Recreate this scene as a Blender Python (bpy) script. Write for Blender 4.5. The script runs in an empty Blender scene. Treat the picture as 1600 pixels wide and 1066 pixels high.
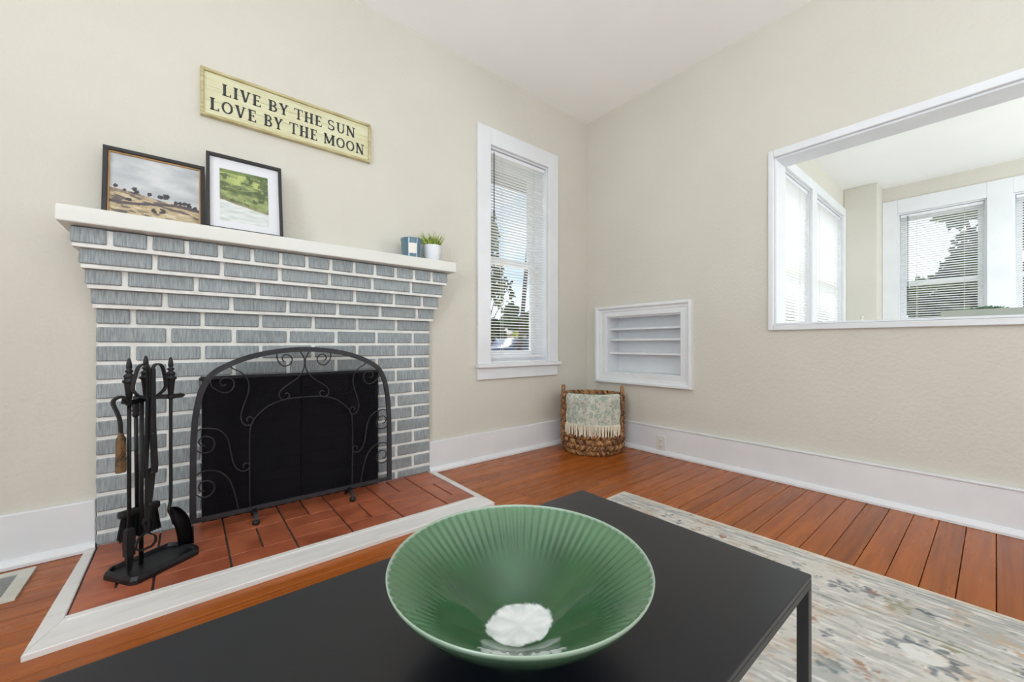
import bpy, bmesh, math, random
from mathutils import Vector, Matrix, noise
random.seed(7)
PI = math.pi
SC = bpy.context.scene
COL = SC.collection
R = math.radians

# ------------------------------------------------------------------ camera
cd = bpy.data.cameras.new('camera'); cam = bpy.data.objects.new('camera', cd); COL.objects.link(cam)
cam.location = (-2.627, -2.203, 0.7835)
cam.rotation_euler = (R(90), 0, -R(39.32))
cd.sensor_width = 36; cd.lens = 619 / 1600 * 36; cd.shift_y = 5 / 1600; cd.clip_start = 0.02; cd.clip_end = 300
SC.camera = cam

# ------------------------------------------------------------------ sky, sun, lamps, exposure
w = bpy.data.worlds.new('world'); SC.world = w; w.use_nodes = True
nt = w.node_tree; nt.nodes.clear()
out = nt.nodes.new('ShaderNodeOutputWorld'); bg = nt.nodes.new('ShaderNodeBackground')
tc = nt.nodes.new('ShaderNodeTexCoord'); ns = nt.nodes.new('ShaderNodeTexNoise'); cr = nt.nodes.new('ShaderNodeValToRGB')
ns.inputs['Scale'].default_value = 3.0; ns.inputs['Detail'].default_value = 5
cr.color_ramp.elements[0].position = 0.42; cr.color_ramp.elements[0].color = (0.30, 0.42, 0.57, 1)
cr.color_ramp.elements[1].position = 0.60; cr.color_ramp.elements[1].color = (0.95, 0.97, 1.0, 1)
nt.links.new(tc.outputs['Generated'], ns.inputs['Vector']); nt.links.new(ns.outputs['Fac'], cr.inputs['Fac'])
nt.links.new(cr.outputs['Color'], bg.inputs['Color']); nt.links.new(bg.outputs['Background'], out.inputs['Surface'])
bg.inputs['Strength'].default_value = 2.6

def lamp(name, kind, loc, rot, power, size=None, color=(1, 1, 1)):
    d = bpy.data.lights.new(name, kind); d.energy = power; d.color = color
    if kind == 'AREA':
        d.shape = 'RECTANGLE'; d.size, d.size_y = size
    o = bpy.data.objects.new(name, d); COL.objects.link(o); o.location = loc; o.rotation_euler = rot
    return o
s = lamp('sun', 'SUN', (8, 10, 12), Vector((-.446, -.594, -.669)).to_track_quat('-Z', 'Y').to_euler(), 11.0, color=(1, 0.96, 0.90)); s.data.angle = R(2)
# daylight entering by the windows of the walls behind the camera
DAY = (0.80, 0.91, 1.0)
lamp('daylight_rear_left', 'AREA', (-3.9, -4.52, 1.45), (R(90), 0, 0), 3, (1.0, 1.5), DAY)
lamp('daylight_rear_right', 'AREA', (-1.3, -4.52, 1.45), (R(90), 0, 0), 11, (1.5, 1.5), DAY)
lamp('daylight_far_left', 'AREA', (-5.12, -2.9, 1.45), (R(90), 0, R(-90)), 66, (1.3, 1.5), DAY)
lamp('upward_fill_light', 'AREA', (-2.8, -2.95, 0.9), (R(180), 0, 0), 70, (1.5, 1.5), (0.82, 0.92, 1.0))  # added fill aimed up to brighten the ceiling, like a bounced flash
l_ = lamp('rear_fill_point', 'POINT', (-2.2, -3.4, 2.05), (0, 0, 0), 8, color=(0.82, 0.92, 1.0)); l_.data.shadow_soft_size = 0.22  # added fill for ceiling and walls behind the camera, no fixture
lamp('sunroom_fill_area', 'AREA', (1.5, -4.52, 1.5), (R(90), 0, 0), 50, (1.8, 1.5), (0.88, 0.95, 1.0))  # added fill to brighten the sunroom, the wall behind it has no window
l_ = lamp('sunroom_fill_point', 'POINT', (1.3, -3.4, 0.95), (0, 0, 0), 33, color=(0.90, 0.96, 1.0)); l_.data.shadow_soft_size = 0.25  # added fill for the sunroom and slat undersides, no lamp stands here
vs = SC.view_settings
vs.view_transform = 'Standard'; vs.look = 'None'; vs.exposure = -0.15; vs.gamma = 1.0; vs.use_curve_mapping = False
SC.cycles.use_denoising = True; SC.cycles.max_bounces = 10; SC.cycles.transparent_max_bounces = 24
SC.cycles.diffuse_bounces = 6; SC.cycles.sample_clamp_indirect = 3

# ------------------------------------------------------------------ materials
def lin(c): return tuple(((v / 255) / 12.92 if v / 255 <= 0.04045 else ((v / 255 + 0.055) / 1.055) ** 2.4) for v in c)
MATS = {}
def mat(name, rgb, rough=0.6, rgb2=None, scale=8, stretch=(1, 1, 1), detail=4, bump=0, bscale=60, bstretch=(1, 1, 1), bdist=0.003,
        metal=0, rand=0, contrast=(0.35, 0.65), coat=0, spec=0.5, attr=False, rvar=0):
    if name in MATS: return MATS[name]
    m = bpy.data.materials.new(name); m.use_nodes = True; n = m.node_tree; L = n.links
    b = n.nodes['Principled BSDF']
    b.inputs['Roughness'].default_value = rough; b.inputs['Metallic'].default_value = metal
    b.inputs['Coat Weight'].default_value = coat; b.inputs['Specular IOR Level'].default_value = spec
    b.inputs['Coat Roughness'].default_value = 0.05
    c1 = (*lin(rgb), 1); c2 = (*lin(rgb2), 1) if rgb2 else c1
    tc = n.nodes.new('ShaderNodeTexCoord'); oi = n.nodes.new('ShaderNodeObjectInfo')
    def vec(st):
        mp = n.nodes.new('ShaderNodeMapping'); mp.inputs['Scale'].default_value = st
        mu = n.nodes.new('ShaderNodeMath'); mu.operation = 'MULTIPLY'; mu.inputs[1].default_value = 37
        L.new(oi.outputs['Random'], mu.inputs[0]); L.new(mu.outputs[0], mp.inputs['Location'])
        L.new(tc.outputs['Object'], mp.inputs['Vector']); return mp.outputs['Vector']
    if attr:
        a = n.nodes.new('ShaderNodeAttribute'); a.attribute_name = 'Col'; colsock = a.outputs['Color']
        L.new(colsock, b.inputs['Base Color'])
    else:
        t = n.nodes.new('ShaderNodeTexNoise'); t.inputs['Scale'].default_value = scale; t.inputs['Detail'].default_value = detail
        L.new(vec(stretch), t.inputs['Vector'])
        r = n.nodes.new('ShaderNodeValToRGB'); r.color_ramp.elements[0].position = contrast[0]; r.color_ramp.elements[1].position = contrast[1]
        r.color_ramp.elements[0].color = c2; r.color_ramp.elements[1].color = c1
        L.new(t.outputs['Fac'], r.inputs['Fac']); colsock = r.outputs['Color']
        if rand:
            h = n.nodes.new('ShaderNodeHueSaturation'); ma = n.nodes.new('ShaderNodeMapRange')
            ma.inputs['To Min'].default_value = 1 - rand; ma.inputs['To Max'].default_value = 1 + rand
            L.new(oi.outputs['Random'], ma.inputs['Value']); L.new(ma.outputs[0], h.inputs['Value']); L.new(colsock, h.inputs['Color'])
            colsock = h.outputs['Color']
        L.new(colsock, b.inputs['Base Color'])
        if rvar:
            mr = n.nodes.new('ShaderNodeMapRange'); mr.inputs['To Min'].default_value = rough - rvar; mr.inputs['To Max'].default_value = rough + rvar
            L.new(t.outputs['Fac'], mr.inputs['Value']); L.new(mr.outputs[0], b.inputs['Roughness'])
    if bump:
        t2 = n.nodes.new('ShaderNodeTexNoise'); t2.inputs['Scale'].default_value = bscale; t2.inputs['Detail'].default_value = 3
        L.new(vec(bstretch), t2.inputs['Vector'])
        bp = n.nodes.new('ShaderNodeBump'); bp.inputs['Strength'].default_value = bump; bp.inputs['Distance'].default_value = bdist
        L.new(t2.outputs['Fac'], bp.inputs['Height']); L.new(bp.outputs['Normal'], b.inputs['Normal'])
    MATS[name] = m
    return m

PLASTER = mat('cream_plaster', (213, 209, 198), 0.7, (209, 205, 194), scale=2, bump=0.5, bscale=60, bdist=0.005)
CEIL = mat('ceiling_paint', (250, 249, 247), 0.8, (247, 246, 244), scale=2, bump=0.1, bscale=60)
TRIM = mat('white_trim_paint', (231, 233, 236), 0.35, (225, 227, 230), scale=5, bump=0.05, bscale=20)
HTRIM = mat('hearth_trim_paint', (226, 224, 222), 0.5, (208, 204, 198), scale=9, stretch=(0.4, 3, 3), contrast=(0.2, 0.5), bump=0.2, bscale=40)
MANTEL = mat('mantel_paint', (230, 230, 226), 0.4, (222, 222, 216), scale=4, stretch=(0.4, 2, 2), bump=0.12, bscale=18, bstretch=(0.3, 3, 3))
BRICK = mat('grey_painted_brick', (172, 179, 181), 0.5, (126, 134, 139), scale=26, stretch=(10, 1, 0.9), detail=5, bump=0.9, bscale=30, bstretch=(9, 1, 0.7), bdist=0.003, rand=0.09, contrast=(0.3, 0.7))
MORTAR = mat('white_mortar', (240, 240, 236), 0.75, (224, 224, 220), scale=20, bump=0.5, bscale=90)
SOOT = mat('sooty_firebrick', (40, 38, 38), 0.9, (18, 17, 18), scale=9, bump=0.5, rand=0.3)
SOOTM = mat('sooty_mortar', (70, 68, 66), 0.9, (30, 30, 30), scale=7)
TILE = mat('terracotta_quarry_tile', (176, 100, 68), 0.34, (146, 76, 52), scale=10, stretch=(1, 1, 1), bump=0.25, bscale=25, rand=0.13, rvar=0.1)
GROUT = mat('dark_grout', (86, 72, 66), 0.9, (58, 50, 48), scale=30)
WOOD = mat('orange_pine_floor', (172, 95, 36), 0.27, (126, 62, 22), scale=6, stretch=(0.3, 6, 6), detail=5, bump=0.12, bscale=30, bstretch=(0.5, 8, 8), bdist=0.001, rand=0.12, contrast=(0.18, 0.72), rvar=0.06, spec=0.28)
SUB = mat('floor_gap', (40, 22, 14), 0.9)
IRON = mat('black_iron', (34, 34, 38), 0.42, (26, 26, 29), scale=30, bump=0.15, bscale=90, metal=0.3)
IRONS = mat('grey_black_arch_iron', (56, 55, 60), 0.5, (46, 45, 50), scale=20, metal=0.3, bump=0.1)
WIRE = mat('dull_wire', (54, 50, 52), 0.5, (40, 37, 39), scale=20, metal=0.4)
TABLE = mat('charcoal_powder_coat', (19, 20, 28), 0.30, (17, 18, 25), scale=3, bump=0.02, bscale=300, spec=0.42)
LEG = mat('black_powder_coat', (28, 28, 31), 0.4, (24, 24, 27), scale=10)
BRISTLE = mat('black_bristle', (16, 16, 17), 0.9, (8, 8, 9), scale=60, stretch=(4, 4, 0.5), bump=0.8, bscale=120, bstretch=(3, 3, 0.2))
GRIP = mat('carved_brown_grip', (112, 84, 50), 0.5, (62, 44, 26), scale=30, bump=0.9, bscale=70, contrast=(0.4, 0.55))
SIGNP = mat('pale_yellow_green_board', (216, 214, 180), 0.6, (202, 198, 158), scale=6, stretch=(1, 6, 8), contrast=(0.3, 0.6), bump=0.1)
SIGNF = mat('aged_gold_green_frame', (204, 194, 150), 0.55, (170, 154, 108), scale=14, stretch=(1, 4, 4))
INK = mat('charcoal_letter_paint', (52, 54, 56), 0.7, (64, 66, 66), scale=30)
BLK = mat('black_picture_frame', (46, 45, 44), 0.5, (36, 35, 34), scale=20)
GOLD = mat('raw_wood_slip', (190, 150, 104), 0.5, (170, 130, 84), scale=20)
PAPER = mat('mat_board', (226, 226, 230), 0.6, (222, 222, 226), scale=5)
PAINT = mat('picture_print', (255, 255, 255), 0.45, attr=True)
RUGM = mat('rug_pile', (255, 255, 255), 0.95, attr=True, bump=0.5, bscale=400, bdist=0.002)
BACKING = mat('rug_binding', (206, 200, 188), 0.9, (190, 184, 172), scale=60)
GLASSJ = mat('teal_glass', (92, 124, 138), 0.08, (84, 116, 132), scale=3, coat=0.6)
WAX = mat('wax', (220, 214, 196), 0.5)
LABELM = mat('jar_label', (232, 226, 222), 0.6)
POT = mat('white_ribbed_ceramic', (232, 232, 236), 0.3)
SOIL = mat('soil', (50, 40, 30), 0.9)
GRASS = mat('faux_grass', (196, 206, 92), 0.55, (84, 118, 48), scale=60, contrast=(0.4, 0.6), rand=0.25)
SUCC = mat('succulent_leaf', (112, 146, 116), 0.5, (82, 118, 92), scale=30, rand=0.2)
TRAY = mat('grey_green_tray', (176, 182, 172), 0.6, (166, 172, 162), scale=10)
BASK = mat('seagrass_weave', (190, 140, 88), 0.6, (70, 40, 22), scale=22, detail=3, bump=0.6, bscale=70, bdist=0.004, rand=0.15, contrast=(0.38, 0.62))
HANDLE = mat('seagrass_handle', (168, 130, 88), 0.6, (120, 84, 50), scale=40, bump=0.5)
CREAM = mat('cream_fringe', (236, 228, 208), 0.85, (222, 212, 188), scale=60)
PLASTIC = mat('white_plastic', (222, 220, 216), 0.35)
SLOT = mat('dark_slot', (60, 58, 56), 0.6)
VENT = mat('vent_enamel', (212, 210, 200), 0.45, (198, 196, 186), scale=20)
CORD = mat('cream_cord', (214, 208, 190), 0.5)
LEAF = mat('tree_leaf', (86, 104, 58), 0.7, (40, 54, 30), scale=1.4, rand=0.1)
LEAFY = mat('yellow_shrub_leaf', (190, 190, 80), 0.7, (140, 146, 60), scale=2)
BARK = mat('bark', (84, 76, 68), 0.9, (50, 44, 40), scale=5, bump=0.6)
GROUND = mat('pale_ground', (178, 172, 158), 0.95, (120, 124, 96), scale=0.35)
ROAD = mat('grey_asphalt', (150, 150, 152), 0.95, (136, 136, 138), scale=2)
EAVE = mat('brown_grey_soffit', (92, 88, 84), 0.8)
CARP = mat('dark_blue_car_paint', (40, 52, 78), 0.3, coat=0.6)
RUBBER = mat('tyre', (28, 28, 30), 0.8)
HOUSEW = mat('tan_siding', (176, 160, 136), 0.8, (164, 148, 124), scale=2)
ROOFM = mat('grey_shingle', (120, 118, 116), 0.9, (100, 98, 96), scale=8)

def simple_nodes(name):
    m = bpy.data.materials.new(name); m.use_nodes = True; n = m.node_tree; n.nodes.clear()
    return m, n, n.nodes.new('ShaderNodeOutputMaterial')
# thin window glass
GLASS, n, o_ = simple_nodes('window_glass')
t = n.nodes.new('ShaderNodeBsdfTransparent'); g = n.nodes.new('ShaderNodeBsdfGlossy'); g.inputs['Roughness'].default_value = 0.02
fr = n.nodes.new('ShaderNodeFresnel'); mx = n.nodes.new('ShaderNodeMixShader'); fr.inputs['IOR'].default_value = 1.25
n.links.new(fr.outputs[0], mx.inputs[0]); n.links.new(t.outputs[0], mx.inputs[1]); n.links.new(g.outputs[0], mx.inputs[2]); n.links.new(mx.outputs[0], o_.inputs[0])
# blind slat: white vinyl that lets some light through
SLAT, n, o_ = simple_nodes('blind_vinyl')
d = n.nodes.new('ShaderNodeBsdfDiffuse'); d.inputs['Color'].default_value = (0.9, 0.9, 0.89, 1)
tr = n.nodes.new('ShaderNodeBsdfTranslucent'); tr.inputs['Color'].default_value = (0.98, 0.98, 0.97, 1)
mx = n.nodes.new('ShaderNodeMixShader'); mx.inputs[0].default_value = 0.62
n.links.new(d.outputs[0], mx.inputs[1]); n.links.new(tr.outputs[0], mx.inputs[2]); n.links.new(mx.outputs[0], o_.inputs[0])
# woven wire mesh, see-through between its wires
def mesh_mat(name, col, cover):
    m, n, o_ = simple_nodes(name)
    t = n.nodes.new('ShaderNodeBsdfTransparent'); p = n.nodes.new('ShaderNodeBsdfDiffuse')
    p.inputs['Color'].default_value = (*lin(col), 1)
    mx = n.nodes.new('ShaderNodeMixShader'); mx.inputs[0].default_value = cover
    n.links.new(t.outputs[0], mx.inputs[1]); n.links.new(p.outputs[0], mx.inputs[2]); n.links.new(mx.outputs[0], o_.inputs[0])
    return m
MESH1 = mesh_mat('screen_mesh', (32, 30, 35), 0.22)
MESH2 = mesh_mat('curtain_mesh', (30, 29, 32), 0.95)
# bowl: green glaze, with a pale uneven patch coloured in at its centre
BOWL = bpy.data.materials.new('green_glaze'); BOWL.use_nodes = True; n = BOWL.node_tree; L = n.links; b = n.nodes['Principled BSDF']
b.inputs['Roughness'].default_value = 0.12; b.inputs['Coat Weight'].default_value = 0.5; b.inputs['Coat Roughness'].default_value = 0.04
a = n.nodes.new('ShaderNodeAttribute'); a.attribute_name = 'Col'; L.new(a.outputs['Color'], b.inputs['Base Color'])
# blanket: cream with sage leaf print
BLANKET = bpy.data.materials.new('sage_print_throw'); BLANKET.use_nodes = True; n = BLANKET.node_tree; L = n.links; b = n.nodes['Principled BSDF']
b.inputs['Roughness'].default_value = 0.9
tc = n.nodes.new('ShaderNodeTexCoord'); n1 = n.nodes.new('ShaderNodeTexNoise'); n1.inputs['Scale'].default_value = 42; n1.inputs['Detail'].default_value = 2.5; n1.inputs['Distortion'].default_value = 1.2
L.new(tc.outputs['Object'], n1.inputs['Vector'])
cr = n.nodes.new('ShaderNodeValToRGB'); cr.color_ramp.elements[0].position = 0.50; cr.color_ramp.elements[0].color = (*lin((252, 251, 240)), 1)
cr.color_ramp.elements[1].position = 0.55; cr.color_ramp.elements[1].color = (*lin((206, 220, 208)), 1)
L.new(n1.outputs['Fac'], cr.inputs[0]); L.new(cr.outputs[0], b.inputs['Base Color'])

# ------------------------------------------------------------------ helpers
def link(name, bm, m, parent=None, smooth=False, kind=None, recalc=True):
    me = bpy.data.meshes.new(name)
    if recalc: bmesh.ops.recalc_face_normals(bm, faces=bm.faces)
    bm.to_mesh(me); bm.free()
    return linkme(name, me, m, parent, smooth, kind)
def linkme(name, me, m, parent=None, smooth=False, kind=None):
    if m is not None and not me.materials: me.materials.append(m)
    if smooth:
        for p in me.polygons: p.use_smooth = True
    o = bpy.data.objects.new(name, me); COL.objects.link(o)
    if parent is not None: o.parent = parent
    if kind: o['kind'] = kind
    return o
def tag(o, label=None, cat=None, group=None, kind=None):
    if label: o['label'] = label
    if cat: o['category'] = cat
    if group: o['group'] = group
    if kind: o['kind'] = kind
    return o
def thing(name, loc=(0, 0, 0), rz=0, **k):
    o = bpy.data.objects.new(name, None); COL.objects.link(o); o.location = loc; o.rotation_euler = (0, 0, rz)
    o.empty_display_size = 0.05
    return tag(o, **k)
def BM(): return bmesh.new()
def box(bm, x0, x1, y0, y1, z0, z1, M=None):
    vs_ = [bm.verts.new(((x0, x1)[i & 1], (y0, y1)[i >> 1 & 1], (z0, z1)[i >> 2 & 1])) for i in range(8)]
    for f in ((0, 1, 3, 2), (4, 6, 7, 5), (0, 4, 5, 1), (2, 3, 7, 6), (0, 2, 6, 4), (1, 5, 7, 3)):
        bm.faces.new([vs_[i] for i in f])
    if M: bmesh.ops.transform(bm, matrix=M, verts=vs_)
    return vs_
def bbox(x0, x1, y0, y1, z0, z1, bev=0.003, seg=1):
    bm = BM(); box(bm, x0, x1, y0, y1, z0, z1)
    if bev: bmesh.ops.bevel(bm, geom=bm.edges[:], offset=bev, segments=seg, affect='EDGES', profile=0.5)
    return bm
def prism(bm, poly, z0, z1, axis='z'):
    f = {'z': lambda p, q: (p[0], p[1], q), 'y': lambda p, q: (p[0], q, p[1]), 'x': lambda p, q: (q, p[0], p[1])}[axis]
    a = [bm.verts.new(f(p, z0)) for p in poly]; c = [bm.verts.new(f(p, z1)) for p in poly]
    bm.faces.new(a[::-1]); bm.faces.new(c)
    for i in range(len(poly)):
        j = (i + 1) % len(poly); bm.faces.new([a[i], a[j], c[j], c[i]])
def spline(pts, n=6, closed=False):
    P = [Vector(p) for p in pts]; res = []; N = len(P)
    for i in range(N if closed else N - 1):
        if closed: p0, p1, p2, p3 = P[(i - 1) % N], P[i], P[(i + 1) % N], P[(i + 2) % N]
        else: p0, p1, p2, p3 = P[max(i - 1, 0)], P[i], P[i + 1], P[min(i + 2, N - 1)]
        for k in range(n):
            t = k / n
            res.append(0.5 * ((2 * p1) + (-p0 + p2) * t + (2 * p0 - 5 * p1 + 4 * p2 - p3) * t * t + (-p0 + 3 * p1 - 3 * p2 + p3) * t ** 3))
    if not closed: res.append(P[-1])
    return res
def tube(bm, pts, r, n=6, closed=False, flat=None, cap=True):
    """sweep a circle (or with flat=(a,b), an a x b rectangle) along pts"""
    P = [Vector(p) for p in pts]; N = len(P); rings = []
    up = None
    for i in range(N):
        if closed: t = P[(i + 1) % N] - P[i - 1]
        else: t = P[min(i + 1, N - 1)] - P[max(i - 1, 0)]
        t.normalize()
        if up is None:
            up = Vector((0, 1, 0)) if abs(t.y) < 0.9 else Vector((1, 0, 0))
        up = (up - t * up.dot(t)).normalized(); sd = t.cross(up)
        rr = r[i] if isinstance(r, (list, tuple)) else r
        if flat: offs = [up * flat[0] * a_ + sd * flat[1] * b_ for a_, b_ in ((-.5, -.5), (.5, -.5), (.5, .5), (-.5, .5))]
        else: offs = [(up * math.cos(2 * PI * k / n) + sd * math.sin(2 * PI * k / n)) * rr for k in range(n)]
        rings.append([bm.verts.new(P[i] + o) for o in offs])
    m = len(rings[0])
    for i in range(N if closed else N - 1):
        a, c = rings[i], rings[(i + 1) % N]
        for k in range(m): bm.faces.new([a[k], a[(k + 1) % m], c[(k + 1) % m], c[k]])
    if cap and not closed: bm.faces.new(rings[0][::-1]); bm.faces.new(rings[-1])
def lathe(bm, prof, n=32, c=(0, 0, 0), mod=None, close=True):
    rings = []
    for j, (r, z) in enumerate(prof):
        ring = []
        for k in range(n):
            a = 2 * PI * k / n; rr = max(r, 1e-4)
            if mod: rr += mod(j, a)
            ring.append(bm.verts.new((c[0] + rr * math.cos(a), c[1] + rr * math.sin(a), c[2] + z)))
        rings.append(ring)
    for j in range(len(prof) - 1):
        for k in range(n):
            bm.faces.new([rings[j][k], rings[j][(k + 1) % n], rings[j + 1][(k + 1) % n], rings[j + 1][k]])
    if close:
        bm.faces.new(rings[0][::-1]); bm.faces.new(rings[-1])
    return rings
def setcol(me, cols):
    a = me.color_attributes.new('Col', 'FLOAT_COLOR', 'POINT')
    flat = []
    for c in cols: flat += [c[0], c[1], c[2], 1.0]
    a.data.foreach_set('color', flat)
def mixc(a, b, t):
    t = max(0, min(1, t)); return tuple(a[i] * (1 - t) + b[i] * t for i in range(3))
def sstep(a, b, x):
    t = max(0, min(1, (x - a) / (b - a))); return t * t * (3 - 2 * t)

# wall built of cells round its openings. plane axis: 'y' wall runs in x; 'x' wall runs in y
def wall(name, axis, c0, c1, a0, a1, z0, z1, holes, m, label):
    As = sorted({a0, a1, *[h[0] for h in holes], *[h[1] for h in holes]}); Zs = sorted({z0, z1, *[h[2] for h in holes], *[h[3] for h in holes]})
    bm = BM()
    for i in range(len(As) - 1):
        for j in range(len(Zs) - 1):
            ac, zc = (As[i] + As[i + 1]) / 2, (Zs[j] + Zs[j + 1]) / 2
            if any(h[0] < ac < h[1] and h[2] < zc < h[3] for h in holes): continue
            if axis == 'y': box(bm, As[i], As[i + 1], c0, c1, Zs[j], Zs[j + 1])
            else: box(bm, c0, c1, As[i], As[i + 1], Zs[j], Zs[j + 1])
    bmesh.ops.remove_doubles(bm, verts=bm.verts, dist=1e-5)
    seen = {}
    for f in bm.faces: seen.setdefault(tuple(sorted(v.index for v in f.verts)), []).append(f)
    bm.verts.index_update(); seen = {}
    for f in bm.faces: seen.setdefault(frozenset(f.verts), []).append(f)
    dead = [f for fs in seen.values() if len(fs) > 1 for f in fs]
    bmesh.ops.delete(bm, geom=dead, context='FACES_ONLY')
    return tag(link(name, bm, m), label=label, kind='structure')

# ------------------------------------------------------------------ room shell
CZ = 2.654
fl = BM(); box(fl, -5.3, 0.03, -4.7, 0.03, -0.12, -0.014)
floor = tag(link('floor', fl, SUB), label='orange-stained narrow pine board floor of the main room', kind='structure')
# boards run along the fireplace wall
yb = -0.022; i = 0; random.seed(3)
while yb > -4.6:
    wd = random.choice([0.0795, 0.081, 0.0805, 0.082]); lo = max(yb - wd, -4.62)
    if yb > -3.4:
        cuts = [-5.2]
        if i % 3 == 1: cuts.append(random.uniform(-3.2, -0.6))
        if i % 5 == 3: cuts.append(random.uniform(-1.6, -0.5))
        cuts = sorted(cuts) + [-0.015]
    else: cuts = [-5.2, -0.015]
    for a, c in zip(cuts[:-1], cuts[1:]):
        if c - a < 0.05: continue
        bm = BM(); L_, W_ = (c - a) - 0.0016, (yb - lo) - 0.0022
        box(bm, -L_ / 2, L_ / 2, -W_ / 2, W_ / 2, -0.014, 0)
        bmesh.ops.bevel(bm, geom=[e for e in bm.edges if all(v.co.z > -0.001 for v in e.verts)], offset=0.0012, segments=1, affect='EDGES')
        o = link('floor_board', bm, WOOD, floor); o.location = ((a + c) / 2, (yb + lo) / 2, -random.random() * 0.0004)
    yb = lo; i += 1
bm = BM(); box(bm, -5.3, 0.0, -4.7, 0.0, CZ, CZ + 0.1)
tag(link('ceiling', bm, CEIL), label='flat white ceiling of the main room', kind='structure')
FBX = (-2.58, -1.81)
wall('wall_left', 'y', 0, 0.2, -5.3, 0.155, -0.1, CZ + 0.1, [(-1.025, -0.47, 0.65, 2.148), (FBX[0], FBX[1], -0.1, 0.639)], PLASTER, 'cream plaster wall behind the fireplace')
wall('wall_right', 'x', 0, 0.155, -4.7, 0.0, -0.1, CZ + 0.1, [(-0.833, -0.212, 0.558, 1.0), (-3.1, -1.39, 0.893, 1.86)], PLASTER, 'cream plaster wall with the pass-through opening and shelf niche')
bm = BM(); box(bm, -5.3, 0.1, -4.7, -4.6, 0, CZ); tag(link('wall_rear', bm, PLASTER), label='cream plaster wall behind the camera', kind='structure')
bm = BM(); box(bm, -5.3, -5.2, -4.6, 0, 0, CZ); tag(link('wall_far_left', bm, PLASTER), label='cream plaster wall left of the camera', kind='structure')
# sunroom behind the pass-through
CZ2 = 2.385; RX = 2.938
bm = BM(); box(bm, 0.155, RX + .2, -4.7, -1.2, -0.1, 0); tag(link('floor', bm, ROAD), label='sunroom floor below the pass-through sill', kind='structure')
bm = BM(); box(bm, 0.155, RX + .2, -4.7, -1.0, CZ2, CZ2 + 0.1); tag(link('ceiling', bm, CEIL), label='white sunroom ceiling seen through the pass-through', kind='structure')
Z0 = 0.70; ZT = 2.098
wall('wall_sunroom_side', 'y', -1.2, -1.05, 0.155, RX + .15, 0, CZ2, [(0.50, 1.47, Z0, ZT), (1.60, 2.57, Z0, ZT)], PLASTER, 'left wall of the sunroom holding two bright windows')
wall('wall_sunroom_end', 'x', RX, RX + .15, -4.7, -1.2, 0, CZ2, [(-2.152, -1.575, Z0, ZT), (-2.876, -2.299, Z0, ZT)], PLASTER, 'end wall of the sunroom facing the pass-through')
bm = BM(); box(bm, 0.155, RX + .15, -4.7, -4.6, 0, CZ2); tag(link('wall_sunroom_near', bm, PLASTER), label='near wall of the sunroom out of view', kind='structure')
bm = bbox(2.653, RX - 0.001, -1.461, -1.201, 0.001, CZ2 - 0.001, 0.006, 2)
tag(link('trim_1', bm, PLASTER), label='cream boxed corner column in the sunroom', kind='structure')

# ------------------------------------------------------------------ baseboards
def baseboard(name, axis, a0, a1, label):
    t = tag(thing(name), label=label, kind='structure')
    if axis == 'y':
        bm = bbox(a0, a1, -0.021, -0.0005, 0.001, 0.187, 0.003); link('board', bm, TRIM, t)
        bm = BM(); prism(bm, [(-0.0215, 0.001), (-0.042, 0.001), (-0.042, 0.012), (-0.034, 0.026), (-0.0215, 0.032)], a0, a1, 'x'); link('shoe_moulding', bm, TRIM, t)
    else:
        bm = bbox(-0.021, -0.0005, a0, a1, 0.001, 0.187, 0.003); link('board', bm, TRIM, t)
        bm = bbox(-0.026, -0.0005, a0, a1, 0.187, 0.197, 0.003, 2); link('cap_bead', bm, TRIM, t)
        bm = BM(); prism(bm, [(-0.0215, 0.001), (-0.042, 0.001), (-0.042, 0.012), (-0.034, 0.026), (-0.0215, 0.032)], a0, a1, 'y')
        link('shoe_moulding', bm, TRIM, t)
    return t
baseboard('baseboard_left', 'y', -1.492, -0.001, 'tall white baseboard between fireplace and corner')
baseboard('baseboard_left', 'y', -5.2, -2.899, 'tall white baseboard left of the fireplace')
baseboard('baseboard_right', 'x', -4.6, -0.022, 'tall white baseboard along the right wall with an outlet')

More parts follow.
